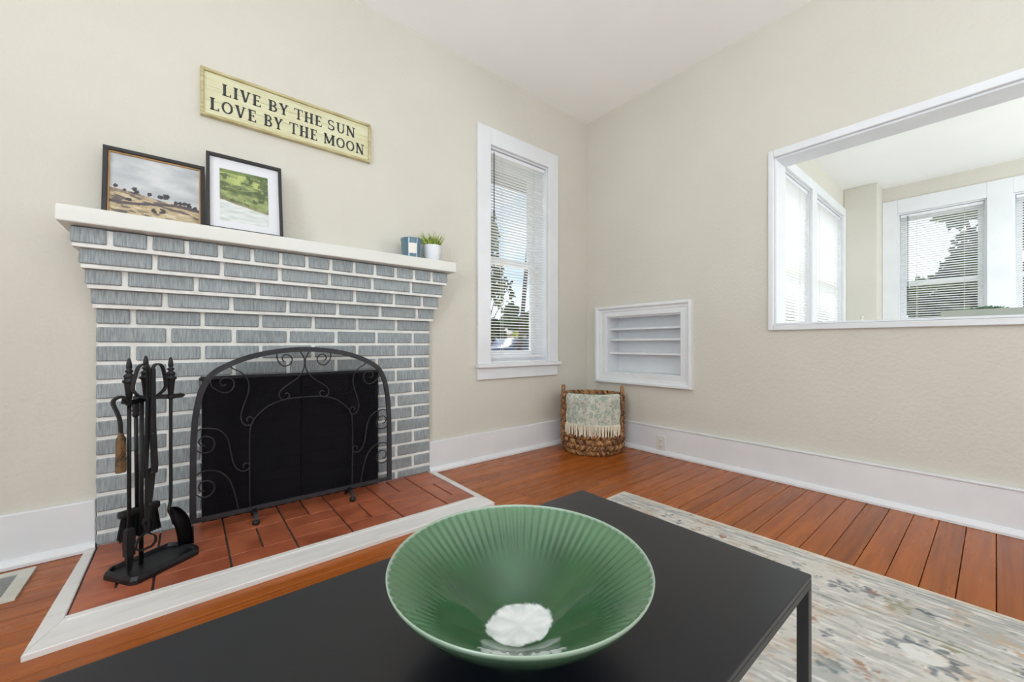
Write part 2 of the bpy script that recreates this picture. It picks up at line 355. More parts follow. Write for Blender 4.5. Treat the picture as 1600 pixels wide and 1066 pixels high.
# ------------------------------------------------------------------ windows and blinds
def window(name, org, rz, w_, h_, depth, cas, label, stool=False, sash_y=0.125):
    t = tag(thing(name, org, rz), label=label, kind='structure')
    cl, crr, ct = cas; th = 0.022
    if cl: link('side_casing', bbox(-cl, -0.0005, -th, -0.0005, -0.0, h_ + ct, 0.002), TRIM, t)
    if crr: link('side_casing', bbox(w_ + 0.0005, w_ + crr, -th, -0.0005, 0, h_ + ct, 0.002), TRIM, t)
    link('head_casing', bbox(-0.0, w_, -th, -0.0005, h_ + 0.0005, h_ + ct, 0.002), TRIM, t)
    if stool:
        link('stool', bbox(-cl - 0.012, w_ + crr + 0.014, -0.048, -0.0005, -0.026, -0.0005, 0.005, 2), TRIM, t)
        link('apron', bbox(-cl, w_ + crr - 0.004, -0.020, -0.0005, -0.106, -0.027, 0.002), TRIM, t)
    jt = 0.012
    for a, b_, c_, d_ in ((0, jt, 0, h_), (w_ - jt, w_, 0, h_), (jt, w_ - jt, h_ - jt, h_), (jt, w_ - jt, 0, jt)):
        bm = BM(); box(bm, a + 0.0005, b_ - 0.0005, 0, depth, c_ + 0.0005, d_ - 0.0005); link('jamb', bm, TRIM, t)
    mid = h_ / 2; st = 0.042; rl = 0.05
    for k, (z0, z1, y) in enumerate(((mid - 0.018, h_ - jt, sash_y + 0.03), (jt, mid + 0.018, sash_y))):
        bm = BM(); x0, x1 = jt, w_ - jt
        top = 0.036 if k == 1 else rl; bot = 0.036 if k == 0 else 0.07
        box(bm, x0, x0 + st, y, y + 0.028, z0, z1); box(bm, x1 - st, x1, y, y + 0.028, z0, z1)
        box(bm, x0 + st, x1 - st, y, y + 0.028, z0, z0 + bot); box(bm, x0 + st, x1 - st, y, y + 0.028, z1 - top, z1)
        s_ = link('sash', bm, TRIM, t)
        bm = BM(); box(bm, x0 + st, x1 - st, y + 0.012, y + 0.016, z0 + bot, z1 - top); link('pane', bm, GLASS, s_)
    return t
SLATME = {}
def blind(org, rz, w_, h_, pitch, tilt, label, wand=0.5, group='white slatted window blinds', wandx=0.05):
    t = thing('window_blind', org, rz, label=label, cat='blind')
    if group: t['group'] = group
    link('headrail', bbox(0.006, w_ - 0.006, 0.004, 0.032, h_ - 0.03, h_ - 0.004, 0.002), POT, t)
    key = (round(w_, 3), tilt)
    if key not in SLATME:
        bm = BM(); ca, sa = math.cos(tilt), math.sin(tilt); rows = []
        for k in range(5):
            u = -0.0125 + 0.025 * k / 4; zc = 0.0022 * (1 - (u / 0.0125) ** 2)
            # room side (negative y) sits higher
            y = u * ca + zc * sa; z = -u * sa + zc * ca
            rows.append([bm.verts.new((0.008, y, z)), bm.verts.new((w_ - 0.008, y, z))])
        for k in range(4): bm.faces.new([rows[k][0], rows[k][1], rows[k + 1][1], rows[k + 1][0]])
        me = bpy.data.meshes.new('slat'); bm.to_mesh(me); bm.free(); me.materials.append(SLAT)
        for p in me.polygons: p.use_smooth = True
        SLATME[key] = me
    n = int((h_ - 0.06) / pitch)
    for k in range(n):
        o = bpy.data.objects.new('slat', SLATME[key]); COL.objects.link(o); o.parent = t; o.location = (0, 0.018, h_ - 0.045 - pitch * k)
    zb = h_ - 0.045 - pitch * n
    link('bottom_rail', bbox(0.008, w_ - 0.008, 0.006, 0.030, zb - 0.008, zb + 0.006, 0.002), POT, t)
    for x in (w_ * 0.22, w_ * 0.78):
        bm = BM(); box(bm, x - 0.001, x + 0.001, 0.0045, 0.006, zb, h_ - 0.03); box(bm, x - 0.001, x + 0.001, 0.0305, 0.032, zb, h_ - 0.03); link('ladder_cord', bm, CORD, t)
    if wand:
        bm = BM(); tube(bm, [(wandx, 0.000, h_ - 0.02), (wandx, 0.0, h_ - 0.03 - wand)], 0.0032, 6); link('tilt_wand', bm, SLOT if wand > 0.3 else PLASTIC, t)
    return t
window('window_1', (-1.025, 0, 0.65), 0, 0.555, 1.498, 0.2, (0.105, 0.100, 0.116), 'tall white sash window between fireplace and corner', True, 0.125)
blind((-1.025 + .012, 0.006, 0.663), 0, 0.531, 1.472, 0.0205, R(9), 'white slatted blind in the tall window beside the fireplace', 0.47, wandx=0.035)
window('window_2', (RX, -1.575, Z0), -PI / 2, 0.577, ZT - Z0, 0.15, (0.112, 0.147, 0.14), 'sunroom end window nearest the corner column', False, 0.07)
blind((RX + .006, -1.587, Z0 + .012), -PI / 2, 0.553, ZT - Z0 - 0.024, 0.0225, R(20), 'white blind in the sunroom end window nearest the column, dark trees behind', 0.85, wandx=0.06)
window('window_3', (RX, -2.299, Z0), -PI / 2, 0.577, ZT - Z0, 0.15, (0, 0.11, 0.14), 'sunroom end window cut by the right edge of the photo', False, 0.07)
blind((RX + .006, -2.311, Z0 + .012), -PI / 2, 0.553, ZT - Z0 - 0.024, 0.0225, R(20), 'white blind in the sunroom end window at the right edge of the photo', 0.85, wandx=0.5)
window('window_4', (0.50, -1.2, Z0), 0, 0.97, ZT - Z0, 0.15, (0.1, 0.13, 0.08), 'sunroom side window nearer the pass-through', False, 0.07)
blind((0.512, -1.194, Z0 + .012), 0, 0.946, ZT - Z0 - 0.024, 0.0235, R(38), 'white half closed blind in the side window just behind the pass-through jamb', 0)
window('window_5', (1.60, -1.2, Z0), 0, 0.97, ZT - Z0, 0.15, (0, 0.08, 0.08), 'sunroom side window nearer the column', False, 0.07)
blind((1.612, -1.194, Z0 + .012), 0, 0.946, ZT - Z0 - 0.024, 0.0235, R(38), 'white half closed blind in the side window next to the cream column', 0.6, wandx=0.08)

# ------------------------------------------------------------------ pass-through trim
t = tag(thing('trim_2'), label='white casing and jambs round the pass-through opening', kind='structure')
Y0, Y1, ZA, ZB = -3.1, -1.39, 0.893, 1.86
link('side_casing', bbox(-0.018, -0.0005, Y1 - 0.001, Y1 + 0.026, ZA - 0.03, ZB + 0.04, 0.003), TRIM, t)
link('head_casing', bbox(-0.018, -0.0005, Y0, Y1 - 0.0015, ZB - 0.001, ZB + 0.04, 0.003), TRIM, t)
link('sill_casing', bbox(-0.018, -0.0005, Y0, Y1 - 0.0015, ZA - 0.03, ZA - 0.001, 0.003), TRIM, t)
link('jamb', bbox(0.0, 0.155, Y1 - 0.012, Y1 - 0.0005, ZA, ZB, 0.001), TRIM, t)
link('head_jamb', bbox(0.0, 0.155, Y0, Y1 - 0.0125, ZB - 0.012, ZB - 0.0005, 0.001), TRIM, t)
link('sill', bbox(-0.004, 0.17, Y0, Y1 - 0.0125, ZA + 0.0005, ZA + 0.012, 0.002), TRIM, t)

# ------------------------------------------------------------------ shelf niche
t = thing('wall_niche', (0, 0, 0), label='white framed recessed shelf niche low on the right wall above the basket', cat='shelf')
yo0, yo1, zo0, zo1 = -0.915, -0.109, 0.478, 1.085; yi0, yi1, zi0, zi1 = -0.833, -0.212, 0.558, 1.0
def frame_moulding(bm, outer, inner, prof):
    """mitred moulding between two rectangles; prof = [(t 0..1 from outer to inner, proud)]"""
    rings = []
    for tt, pr in prof:
        a0 = outer[0] + (inner[0] - outer[0]) * tt; a1 = outer[1] + (inner[1] - outer[1]) * tt
        b0 = outer[2] + (inner[2] - outer[2]) * tt; b1 = outer[3] + (inner[3] - outer[3]) * tt
        rings.append([bm.verts.new((-pr, y, z)) for y, z in ((a0, b0), (a1, b0), (a1, b1), (a0, b1))])
    for i in range(len(rings) - 1):
        for k in range(4): bm.faces.new([rings[i][k], rings[i][(k + 1) % 4], rings[i + 1][(k + 1) % 4], rings[i + 1][k]])
bm = BM(); frame_moulding(bm, (yo0, yo1, zo0, zo1), (yi0, yi1, zi0, zi1), [(0, 0.0), (0, 0.030), (0.06, 0.034), (0.22, 0.034), (0.30, 0.022), (0.38, 0.018), (0.5, 0.018), (0.56, 0.014), (0.95, 0.014), (1.0, 0.011), (1.0, -0.004)])
link('moulded_frame', bm, TRIM, t)
bm = BM(); e = 0.0008
box(bm, 0.0, 0.15, yi0 + e, yi0 + .008, zi0 + e, zi1 - e); box(bm, 0.0, 0.15, yi1 - .008, yi1 - e, zi0 + e, zi1 - e)
box(bm, 0.0, 0.15, yi0 + .008, yi1 - .008, zi0 + e, zi0 + .008); box(bm, 0.0, 0.15, yi0 + .008, yi1 - .008, zi1 - .008, zi1 - e)
box(bm, 0.143, 0.15, yi0 + e, yi1 - e, zi0 + .008, zi1 - .008); link('recess_box', bm, TRIM, t)
for z in (0.903, 0.818, 0.712): link('shelf', bbox(0.022, 0.142, yi0 + .009, yi1 - .009, z - 0.008, z + 0.008, 0.002), TRIM, t)

# ------------------------------------------------------------------ fireplace
FP = thing('fireplace', (-2.195, 0, 0), label='grey painted brick fireplace with stepped corbels and white mantel shelf', cat='fireplace')
def brick(x0, x1, z0, z1, y0, m=BRICK, name='brick', parent=FP, depth=0.03, jit=1.0):
    L_, H_ = x1 - x0, z1 - z0
    bm = BM(); box(bm, -L_ / 2, L_ / 2, 0, depth, -H_ / 2, H_ / 2)
    for v in bm.verts:
        v.co.x += random.uniform(-.0015, .0015) * jit; v.co.z += random.uniform(-.0012, .0012) * jit
    bmesh.ops.bevel(bm, geom=[e_ for e_ in bm.edges if any(v.co.y < 0.001 for v in e_.verts)], offset=0.0035, segments=1, affect='EDGES')
    o = link(name, bm, m, parent)
    o.location = Vector(((x0 + x1) / 2, y0 - random.uniform(0, .0015), (z0 + z1) / 2)) - parent.location
    return o
JO = [-2.897, -2.795, -2.576, -2.363, -2.138, -1.921, -1.702, -1.493]
JE = [-2.897, -2.687, -2.466, -2.249, -2.029, -1.815, -1.599, -1.493]
zj = [0.0609 + 0.07226 * k for k in range(13)]; MT = 0.0082
OPX0, OPX1, OPZ = -2.58, -1.81, zj[8]
mortar = BM()
def row(z0, z1, joints, y, clip=None):
    xs = joints
    for i in range(len(xs) - 1):
        a, c = xs[i] + (MT if i else 0), xs[i + 1] - (MT if i < len(xs) - 2 else 0)
        segs = [(a, c)]
        if clip:
            segs = []
            if a < clip[0] - 0.02: segs.append((a, min(c, clip[0])))
            if c > clip[1] + 0.02: segs.append((max(a, clip[1]), c))
        for p, q in segs:
            if q - p > 0.015:
                j = random.uniform(-.0012, .0012)
                brick(p + (0 if p == xs[0] else j), q, z0 + MT * .9, z1 - MT * .9 + random.uniform(-.001, .001), y)
for k in range(-1, 12):
    z0 = zj[k] if k >= 0 else 0.006; z1 = zj[k + 1]
    cl = (OPX0, OPX1) if k < 8 else None
    row(z0, z1, JO if k % 2 else JE, -0.030, cl)
YM = -0.0235
box(mortar, -2.8955, OPX0, YM, -0.0005, 0.0, zj[12]); box(mortar, OPX1, -1.4945, YM, -0.0005, 0.0, zj[12]); box(mortar, OPX0, OPX1, YM, -0.0005, OPZ, zj[12])
CB = [([-2.907, -2.698, -2.477, -2.255, -2.029, -1.807, -1.588, -1.48], -.06),
      ([-2.917, -2.813, -2.599, -2.381, -2.169, -1.953, -1.739, -1.57, -1.465], -.09),
      ([-2.929, -2.726, -2.514, -2.299, -2.085, -1.871, -1.654, -1.453], -.12),
      ([-2.946, -2.848, -2.739, -2.629, -2.52, -2.409, -2.3, -2.192, -2.085, -1.975, -1.868, -1.757, -1.649, -1.54, -1.438], -.15)]
zc = zj[12]
for i, (js, y) in enumerate(CB):
    z1 = zc + (0.0700 if i < 3 else 0.066)
    xs = js
    for k in range(len(xs) - 1):
        brick(xs[k] + (MT if k else 0), xs[k + 1] - (MT if k < len(xs) - 2 else 0), zc + 0.007, z1 - (0.006 if i < 3 else 0.003) + random.uniform(-.001, .001), y, depth=-y * 0.95)
    box(mortar, xs[0] + .004, xs[-1] - .004, y + 0.006, -0.0005, zc - 0.007, z1 - (0.0 if i < 3 else .006))
    zc = z1
link('mortar_bed', mortar, MORTAR, FP).location = -FP.location
o = link('mantel_shelf', bbox(-2.973, -1.407, -0.2, -0.0005, 1.2035, 1.261, 0.005, 2), MANTEL, FP); o.location = -FP.location
# firebox of sooty firebrick
fb = BM(); X0, X1 = OPX0, OPX1
box(fb, X0 + .0, X1 - .0, 0.44, 0.46, -0.03, OPZ + .01); box(fb, X0 - .0, X0 + .012, -0.02, 0.44, -0.03, OPZ); box(fb, X1 - .012, X1, -0.02, 0.44, -0.03, OPZ)
box(fb, X0 + .012, X1 - .012, -0.02, 0.44, -0.03, -0.012); box(fb, X0 + .012, X1 - .012, 0.0, 0.44, OPZ - .004, OPZ + .01)
link('firebox_shell', fb, SOOTM, FP).location = -FP.location
for k in range(9):
    z0 = 0.0 + k * 0.07; off = 0.11 if k % 2 else 0
    x = X0 + 0.014 - off
    while x < X1 - .03:
        a, c = max(x, X0 + .014), min(x + 0.205, X1 - .014)
        if c - a > .03: brick(a, c, z0, min(z0 + 0.062, OPZ - .006), 0.425, SOOT, 'firebox_brick', depth=0.014, jit=.5)
        x += 0.215
    for sx in (0, 1):
        y = 0.0 - off * .5
        while y < 0.41:
            a, c = max(y, 0.0), min(y + .205, .42)
            if c - a > .03:
                xx = (X0 + .012, X0 + .024) if sx == 0 else (X1 - .024, X1 - .012)
                o = link('firebox_brick', bbox(xx[0], xx[1], a, c, z0, min(z0 + .062, OPZ - .006), .002), SOOT, FP); o.location = -FP.location
            y += .215
link('firebox_floor', bbox(X0 + .026, X1 - .026, -0.02, 0.42, -0.011, 0.006, 0.001), SOOT, FP).location = -FP.location
link('lintel_bar', bbox(X0 - .004, X1 + .004, -0.0335, -0.002, OPZ - .006, OPZ + .004, 0.001), IRON, FP).location = -FP.location

# black mesh curtain hanging from a rod over the opening
t = thing('fire_curtain', (-2.195, -0.04, 0.0), label='black wire mesh curtain on a rod closing the firebox opening', cat='fire curtain')
bm = BM(); tube(bm, [(-0.394, 0, 0.633), (0.394, 0, 0.633)], 0.006, 8); link('rod', bm, IRON, t)
for sx in (-1, 1):
    bm = BM(); N = 60; pr = None
    for k in range(N + 1):
        x = sx * (0.002 + 0.380 * k / N); y = 0.0035 * math.sin(k * 0.9)
        c = [bm.verts.new((x, y, 0.014)), bm.verts.new((x, y, 0.628))]
        if pr: bm.faces.new([pr[0], c[0], c[1], pr[1]])
        pr = c
    link('mesh_panel', bm, MESH2, t, smooth=True)

# ------------------------------------------------------------------ hearth
HE = thing('hearth', (-2.2, -0.3, 0), label='terracotta tile hearth inlaid in the floor with a white wooden border', cat='hearth')
def hl(o): o.location = o.location - HE.location if o.location.length else -HE.location; return o
bm = BM(); prism(bm, [(-2.895, -0.03), (-2.892, -0.548), (-1.502, -0.548), (-1.503, -0.03)], 0.0005, 0.008); link('grout_bed', bm, GROUT, HE).location = -HE.location
cols = [-2.893, -2.712, -2.508, -2.300, -2.100, -1.882, -1.660, -1.502]
def tile(x0, x1, y0, y1, g=0.0035, gy=0.0015):
    z = random.uniform(-.0006, .0006)
    bm = bbox(-(x1 - x0) / 2 + g, (x1 - x0) / 2 - g, -(y1 - y0) / 2 + gy, (y1 - y0) / 2 - gy, -0.004, 0.004, 0.0012)
    o = link('tile', bm, TILE, HE); o.location = Vector(((x0 + x1) / 2, (y0 + y1) / 2, 0.0105 + z)) - HE.location
for i in range(7):
    x0, x1 = cols[i], cols[i + 1]; xm = (x0 + x1) / 2
    tile(x0, x1, -0.546, -0.444)
    for c_, (ya, yb_) in enumerate(((-0.444, -0.238), (-0.238, -0.032))):
        vert = (i % 2 == 0) if c_ == 0 else (i % 2 == 1)
        if vert: tile(x0, xm, ya, yb_); tile(xm, x1, ya, yb_)
        else:
            ym = (ya + yb_) / 2; tile(x0, x1, ya, ym); tile(x0, x1, ym, yb_)
OA, OB = (-2.944, -0.686), (-1.473, -0.660); IA, IB = (-2.894, -0.5485), (-1.5015, -0.5485)
for poly in ([OA, OB, IB, IA], [(-2.922, -0.045), OA, IA, (-2.8955, -0.045)], [OB, (-1.470, -0.045), (-1.5025, -0.045), IB]):
    bm = BM(); prism(bm, poly, 0.0005, 0.0165)
    bmesh.ops.bevel(bm, geom=[e_ for e_ in bm.edges if all(v.co.z > .016 for v in e_.verts)], offset=0.002, segments=1, affect='EDGES')
    link('border_board', bm, HTRIM, HE).location = -HE.location
bm = BM(); prism(bm, [(-2.886, -0.5695), (-1.512, -0.5655), (-1.5035, -0.549), (-2.893, -0.549)], 0.0167, 0.0205); link('border_bead', bm, HTRIM, HE).location = -HE.location

# ------------------------------------------------------------------ arched fire screen
SX, SY = -2.2015, -0.15
SCR = thing('fire_screen', (SX, SY, 0.0155), label='arched black iron fire screen with scrollwork standing before the firebox', cat='fire screen')
zo = -0.013
half = [(-0.4195, 0.058), (-0.4195, 0.2), (-0.418, 0.367), (-0.413, 0.47), (-0.403, 0.545), (-0.388, 0.605), (-0.355, 0.662), (-0.300, 0.704), (-0.235, 0.732), (-0.16, 0.752), (-0.08, 0.764), (0, 0.768)]
ins = 0.011
outl = [(x, z) for x, z in half] + [(-x, z) for x, z in half[-2::-1]]
cent = [(x * (1 - ins / 0.42), z - (ins if abs(x) < 0.35 else ins * .45) if z > .1 else z) for x, z in outl]
pts = spline([(x, 0, z + zo) for x, z in cent], 5)
bm = BM(); tube(bm, pts, 0, flat=(0.012, 0.022)); link('arch_frame', bm, IRONS, SCR)
link('bottom_bar', bbox(-0.4195, 0.4195, -0.0065, 0.0065, 0.056 + zo, 0.074 + zo, 0.001), IRONS, SCR)
bm = BM(); inner = [(p.x, p.z) for p in pts]; v = [bm.verts.new((x, 0.004, z)) for x, z in inner]; bm.faces.new(v); link('mesh_backing', bm, MESH1, SCR)
S = {
'S1':[(-0.022,0.750),(-0.003,0.713),(-0.005,0.665),(-0.031,0.624),(-0.072,0.594),(-0.097,0.572),(-0.105,0.554),(-0.099,0.535),(-0.085,0.527),(-0.071,0.533),(-0.064,0.546),(-0.072,0.558),(-0.083,0.554)],
'S2':[(-0.113,0.743),(-0.113,0.716),(-0.099,0.690),(-0.081,0.681),(-0.060,0.691),(-0.053,0.710),(-0.060,0.726),(-0.077,0.734),(-0.090,0.726),(-0.093,0.713),(-0.085,0.703)],
'S3':[(-0.353,0.645),(-0.350,0.610),(-0.331,0.589),(-0.310,0.577),(-0.286,0.582),(-0.272,0.607),(-0.277,0.629),(-0.293,0.638),(-0.310,0.637),(-0.321,0.623),(-0.314,0.608),(-0.300,0.610)],
'S4':[(-0.290,0.694),(-0.275,0.676),(-0.250,0.662),(-0.228,0.635),(-0.219,0.603),(-0.225,0.559),(-0.239,0.517),(-0.248,0.474),(-0.244,0.447),(-0.232,0.432),(-0.215,0.430),(-0.204,0.442),(-0.206,0.458),(-0.217,0.466),(-0.227,0.458),(-0.224,0.446)],
'S6':[(-0.407,0.420),(-0.384,0.435),(-0.355,0.434),(-0.324,0.423),(-0.300,0.394),(-0.289,0.358),(-0.282,0.313),(-0.272,0.268),(-0.257,0.244),(-0.239,0.234),(-0.221,0.241),(-0.217,0.256),(-0.228,0.267),(-0.239,0.262),(-0.238,0.249)],
'S7':[(-0.407,0.362),(-0.392,0.345),(-0.374,0.336),(-0.351,0.340),(-0.339,0.362),(-0.344,0.388),(-0.361,0.401),(-0.378,0.401),(-0.390,0.386),(-0.384,0.368),(-0.371,0.364)],
'S8':[(-0.407,0.244),(-0.381,0.260),(-0.355,0.261),(-0.321,0.248),(-0.293,0.216),(-0.277,0.174),(-0.265,0.119),(-0.257,0.072)],
'S9':[(-0.407,0.182),(-0.392,0.164),(-0.374,0.155),(-0.355,0.158),(-0.339,0.180),(-0.344,0.206),(-0.361,0.220),(-0.380,0.218),(-0.390,0.204),(-0.386,0.184),(-0.371,0.179)]}
for k, ps in S.items():
    for sg in (1, -1):
        bm = BM(); tube(bm, spline([(x * sg, -0.002, z + zo) for x, z in ps], 4), 0.0029, 6); link('scroll', bm, WIRE, SCR, smooth=True)
ar = [(-0.216,0.070),(-0.217,0.213),(-0.217,0.373),(-0.213,0.421),(-0.201,0.452),(-0.179,0.479),(-0.145,0.507),(-0.097,0.526),(-0.047,0.533)]
bm = BM(); tube(bm, spline([(x, -0.002, z + zo) for x, z in ar] + [(0, -0.002, 0.534 + zo)] + [(-x, -0.002, z + zo) for x, z in ar[::-1]], 4), 0.0029, 6); link('inner_arch', bm, WIRE, SCR, smooth=True)
for x in (-0.2, 0.2):
    bm = BM(); tube(bm, spline([(x, 0.05, 0.008), (x, 0.02, 0.035), (x, 0.0, 0.046), (x, -0.03, 0.045), (x, -0.052, 0.03), (x, -0.062, 0.010)], 5), 0, flat=(0.012, 0.016))
    f_ = link('foot', bm, IRON, SCR)
    bm = BM(); lathe(bm, [(0.006, 0), (0.013, 0.004), (0.015, 0.010), (0.013, 0.017), (0.006, 0.021)], 12, (x, -0.060, 0.0)); link('ball_toe', bm, IRON, f_, smooth=True)

# ------------------------------------------------------------------ fire tools
ang = math.atan2(0.57, 0.82)
def tools_at(px, pz=0.0, off=0.0): return (px, off, pz)
TP = Vector((-2.72, -0.345, 0.0155))
def tthing(name, **k): return thing(name, tuple(TP), ang, **k)
def wpt(u_, z_, off=0.0): return (u_, off, z_ - 0.0145)       # local: x along the base, y away, z up
st_ = tthing('tool_stand', label='black iron fire tool stand with long eight sided base tray left of the screen', cat='tool stand')
inv = Matrix.Rotation(-ang, 3, 'Z')
bp_ = [(-2.839, -0.362), (-2.831, -0.328), (-2.680, -0.232), (-2.640, -0.250), (-2.594, -0.330), (-2.597, -0.358), (-2.751, -0.466), (-2.769, -0.462)]
loc_ = [inv @ (Vector((x, y, 0)) - Vector((TP.x, TP.y, 0))) for x, y in bp_]
cxy = sum(loc_, Vector()) / len(loc_)
def inset(f): return [(cxy.x + (p.x - cxy.x) * f, cxy.y + (p.y - cxy.y) * f) for p in loc_]
bm = BM(); levels = [(1.0, 0.0), (1.0, 0.013), (0.955, 0.024), (0.90, 0.0245), (0.86, 0.014), (0.02, 0.013)]; rg = []
for f_, z in levels: rg.append([bm.verts.new((x, y, z)) for x, y in inset(f_)])
for a, c in zip(rg[:-1], rg[1:]):
    for k in range(8): bm.faces.new([a[k], a[(k + 1) % 8], c[(k + 1) % 8], c[k]])
bm.faces.new(rg[0][::-1]); bm.faces.new(rg[-1]); link('base_tray', bm, IRON, st_)
PO = 0.022   # post stands a little behind the tool plane
bm = BM(); tube(bm, [wpt(-0.022, 0.026, PO), wpt(-0.020, 0.60, PO)], 0.0065, 10); link('post', bm, IRON, st_, smooth=True)
FIN = [(0.004, 0.0), (0.0085, 0.003), (0.0115, 0.007), (0.0085, 0.011), (0.006, 0.014), (0.0075, 0.018), (0.0125, 0.066), (0.013, 0.070), (0.0175, 0.074), (0.017, 0.080), (0.0125, 0.083), (0.0125, 0.089), (0.0150, 0.093), (0.0120, 0.098), (0.006, 0.103), (0.0105, 0.108), (0.0105, 0.112), (0.0055, 0.116), (0.0080, 0.121), (0.0070, 0.136), (0.0045, 0.148), (0.002, 0.153)]
def finial(c, parent, name='finial'):
    bm = BM(); lathe(bm, FIN, 16, c); return link(name, bm, IRON, parent, smooth=True)
finial(wpt(-0.008, 0.590, PO), st_)
for nm, ps in (('hook_arm', [(-0.012, 0.598, PO), (-0.045, 0.590, 0.010), (-0.070, 0.590, -0.004), (-0.092, 0.597, -0.010)]),
               ('hook_arm', [(-0.012, 0.598, PO), (0.02, 0.597, 0.012), (0.05, 0.594, 0.006), (0.085, 0.594, -0.004), (0.092, 0.600, -0.006)]),
               ('hook_arm', [(-0.014, 0.598, PO), (-0.016, 0.592, 0.0), (-0.020, 0.590, -0.022), (-0.022, 0.600, -0.032)]),
               ('hook_arm', [(-0.014, 0.598, PO), (-0.012, 0.592, 0.04), (-0.010, 0.590, 0.066), (-0.008, 0.600, 0.074)])):
    bm = BM(); tube(bm, spline([wpt(a, b_, c_) for a, b_, c_ in ps], 5), 0, flat=(0.010, 0.016)); link(nm, bm, IRON, st_)
# poker
pk = tthing('fire_poker', label='black poker with turned handle and square foot, nearest the wall on the left', cat='poker')
bm = BM(); tube(bm, [wpt(-0.069, 0.595), wpt(-0.069, 0.15)], 0.0058, 8); link('shaft', bm, IRON, pk, smooth=True); finial(wpt(-0.069, 0.583), pk, 'turned_handle')
bm = BM()
for (z, wx) in ((0.175, .007), (0.168, .011), (0.120, .013), (0.080, .012), (0.078, .009), (0.030, .006)): pass
prof = [(0.175, .007), (0.168, .011), (0.120, .013), (0.082, .012), (0.080, .009), (0.031, .005)]
rg = []
for z, wx in prof: rg.append([bm.verts.new((-0.069 + sx * wx, sy * wx * .8, z - .0145)) for sx, sy in ((-1, -1), (1, -1), (1, 1), (-1, 1))])
for a, c in zip(rg[:-1], rg[1:]):
    for k in range(4): bm.faces.new([a[k], a[(k + 1) % 4], c[(k + 1) % 4], c[k]])
bm.faces.new(rg[0]); bm.faces.new(rg[-1][::-1]); link('poker_point', bm, IRON, pk)
# shovel
sh = tthing('ash_shovel', label='black ash shovel with curved pan and turned handle on the right of the stand', cat='shovel')
bm = BM(); tube(bm, spline([wpt(0.056, 0.595), wpt(0.056, 0.40), wpt(0.056, 0.235), wpt(0.053, 0.205), wpt(0.049, 0.186, -.002), wpt(0.056, 0.165, -.003), wpt(0.064, 0.13, -.006)], 4), 0.0055, 8); link('shaft', bm, IRON, sh, smooth=True)
finial(wpt(0.056, 0.583), sh, 'turned_handle')
bm = BM(); rows = []
for k in range(13):
    tt = k / 12; z = 0.192 - tt * 0.153
    wdt = 0.026 * math.sqrt(min(1, (tt + .03) * 3.4)) ; xc = 0.060 + 0.028 * tt
    r_ = []
    for j in range(7):
        q = -1 + j / 3; r_.append((xc + q * wdt, (-0.026 * q * q + 0.006) - 0.012 * math.sin(tt * PI) - 0.01 * tt, z - .0145))
    rows.append(r_)
vv = [[bm.verts.new(p) for p in r_] for r_ in rows]
for a, c in zip(vv[:-1], vv[1:]):
    for j in range(6): bm.faces.new([a[j], a[j + 1], c[j + 1], c[j]])
bmesh.ops.solidify(bm, geom=bm.faces[:], thickness=0.0025); link('shovel_pan', bm, IRON, sh, smooth=True)
# brush
br = tthing('hearth_brush', label='black hearth brush with wide bristle head behind the tongs', cat='brush')
BO = 0.055
bm = BM(); tube(bm, [wpt(-0.018, 0.60, BO), wpt(-0.014, 0.215, BO)], 0.006, 8); link('shaft', bm, IRON, br, smooth=True)
bm = BM(); lathe(bm, [(0.007, 0), (0.011, .008), (0.008, .014), (0.012, .022), (0.009, .03), (.012, .04), (.008, .05)], 12, wpt(-0.018, 0.53, BO)); link('turned_collar', bm, IRON, br, smooth=True)
o = link('brush_head', bbox(-0.066, 0.052, BO - 0.015, BO + 0.015, 0.190 - .0145, 0.216 - .0145, 0.008, 3), IRON, br, smooth=True)
random.seed(5); bm = BM()
for k in range(620):
    x = random.uniform(-0.056, 0.044); y = BO + random.uniform(-.012, .012); sp = (x + 0.006) * 0.22
    b0, b1 = (x, y, 0.192 - .0145), (x + sp + random.uniform(-.003, .003), y + random.uniform(-.004, .004), 0.118 - .0145 + random.uniform(-.006, .006))
    a_ = random.uniform(0, PI); dx, dy = .0014 * math.cos(a_), .0014 * math.sin(a_)
    v = [bm.verts.new((b0[0] - dx, b0[1] - dy, b0[2])), bm.verts.new((b0[0] + dx, b0[1] + dy, b0[2])), bm.verts.new((b1[0] + dx, b1[1] + dy, b1[2])), bm.verts.new((b1[0] - dx, b1[1] - dy, b1[2]))]
    bm.faces.new(v)
link('bristles', bm, BRISTLE, br, kind='stuff')
# tongs
tg = tthing('fire_tongs', label='black strap iron log tongs with two loop handles hanging at the front of the stand', cat='tongs')
TO = -0.034
for loop in ([(-0.040, 0.600), (-0.062, 0.612), (-0.078, 0.632), (-0.076, 0.66), (-0.066, 0.70), (-0.056, 0.713), (-0.045, 0.715), (-0.037, 0.708), (-0.034, 0.68), (-0.034, 0.60)],
             [(-0.018, 0.598), (0.000, 0.612), (0.014, 0.626), (0.018, 0.645), (0.011, 0.69), (0.004, 0.709), (-0.009, 0.715), (-0.020, 0.705), (-0.026, 0.68), (-0.026, 0.60)]):
    bm = BM(); P = spline([wpt(a, b_, TO) for a, b_ in loop], 5); tube(bm, P, 0, flat=(0.014, 0.0045)); link('loop_handle', bm, IRON, tg)
def strap(ps, y, th, nm):
    bm = BM(); L_ = [(x - w_ / 2, z) for x, z, w_ in ps]; R_ = [(x + w_ / 2, z) for x, z, w_ in ps][::-1]
    prism(bm, [(a, b_ - .0145) for a, b_ in L_ + R_], y, y + th, 'y'); return link(nm, bm, IRON, tg)
strap([(-0.033, 0.70, .015), (-0.033, 0.60, .017), (-0.037, 0.50, .014), (-0.043, 0.36, .014), (-0.043, 0.335, .013)], TO - .002, .005, 'strap')
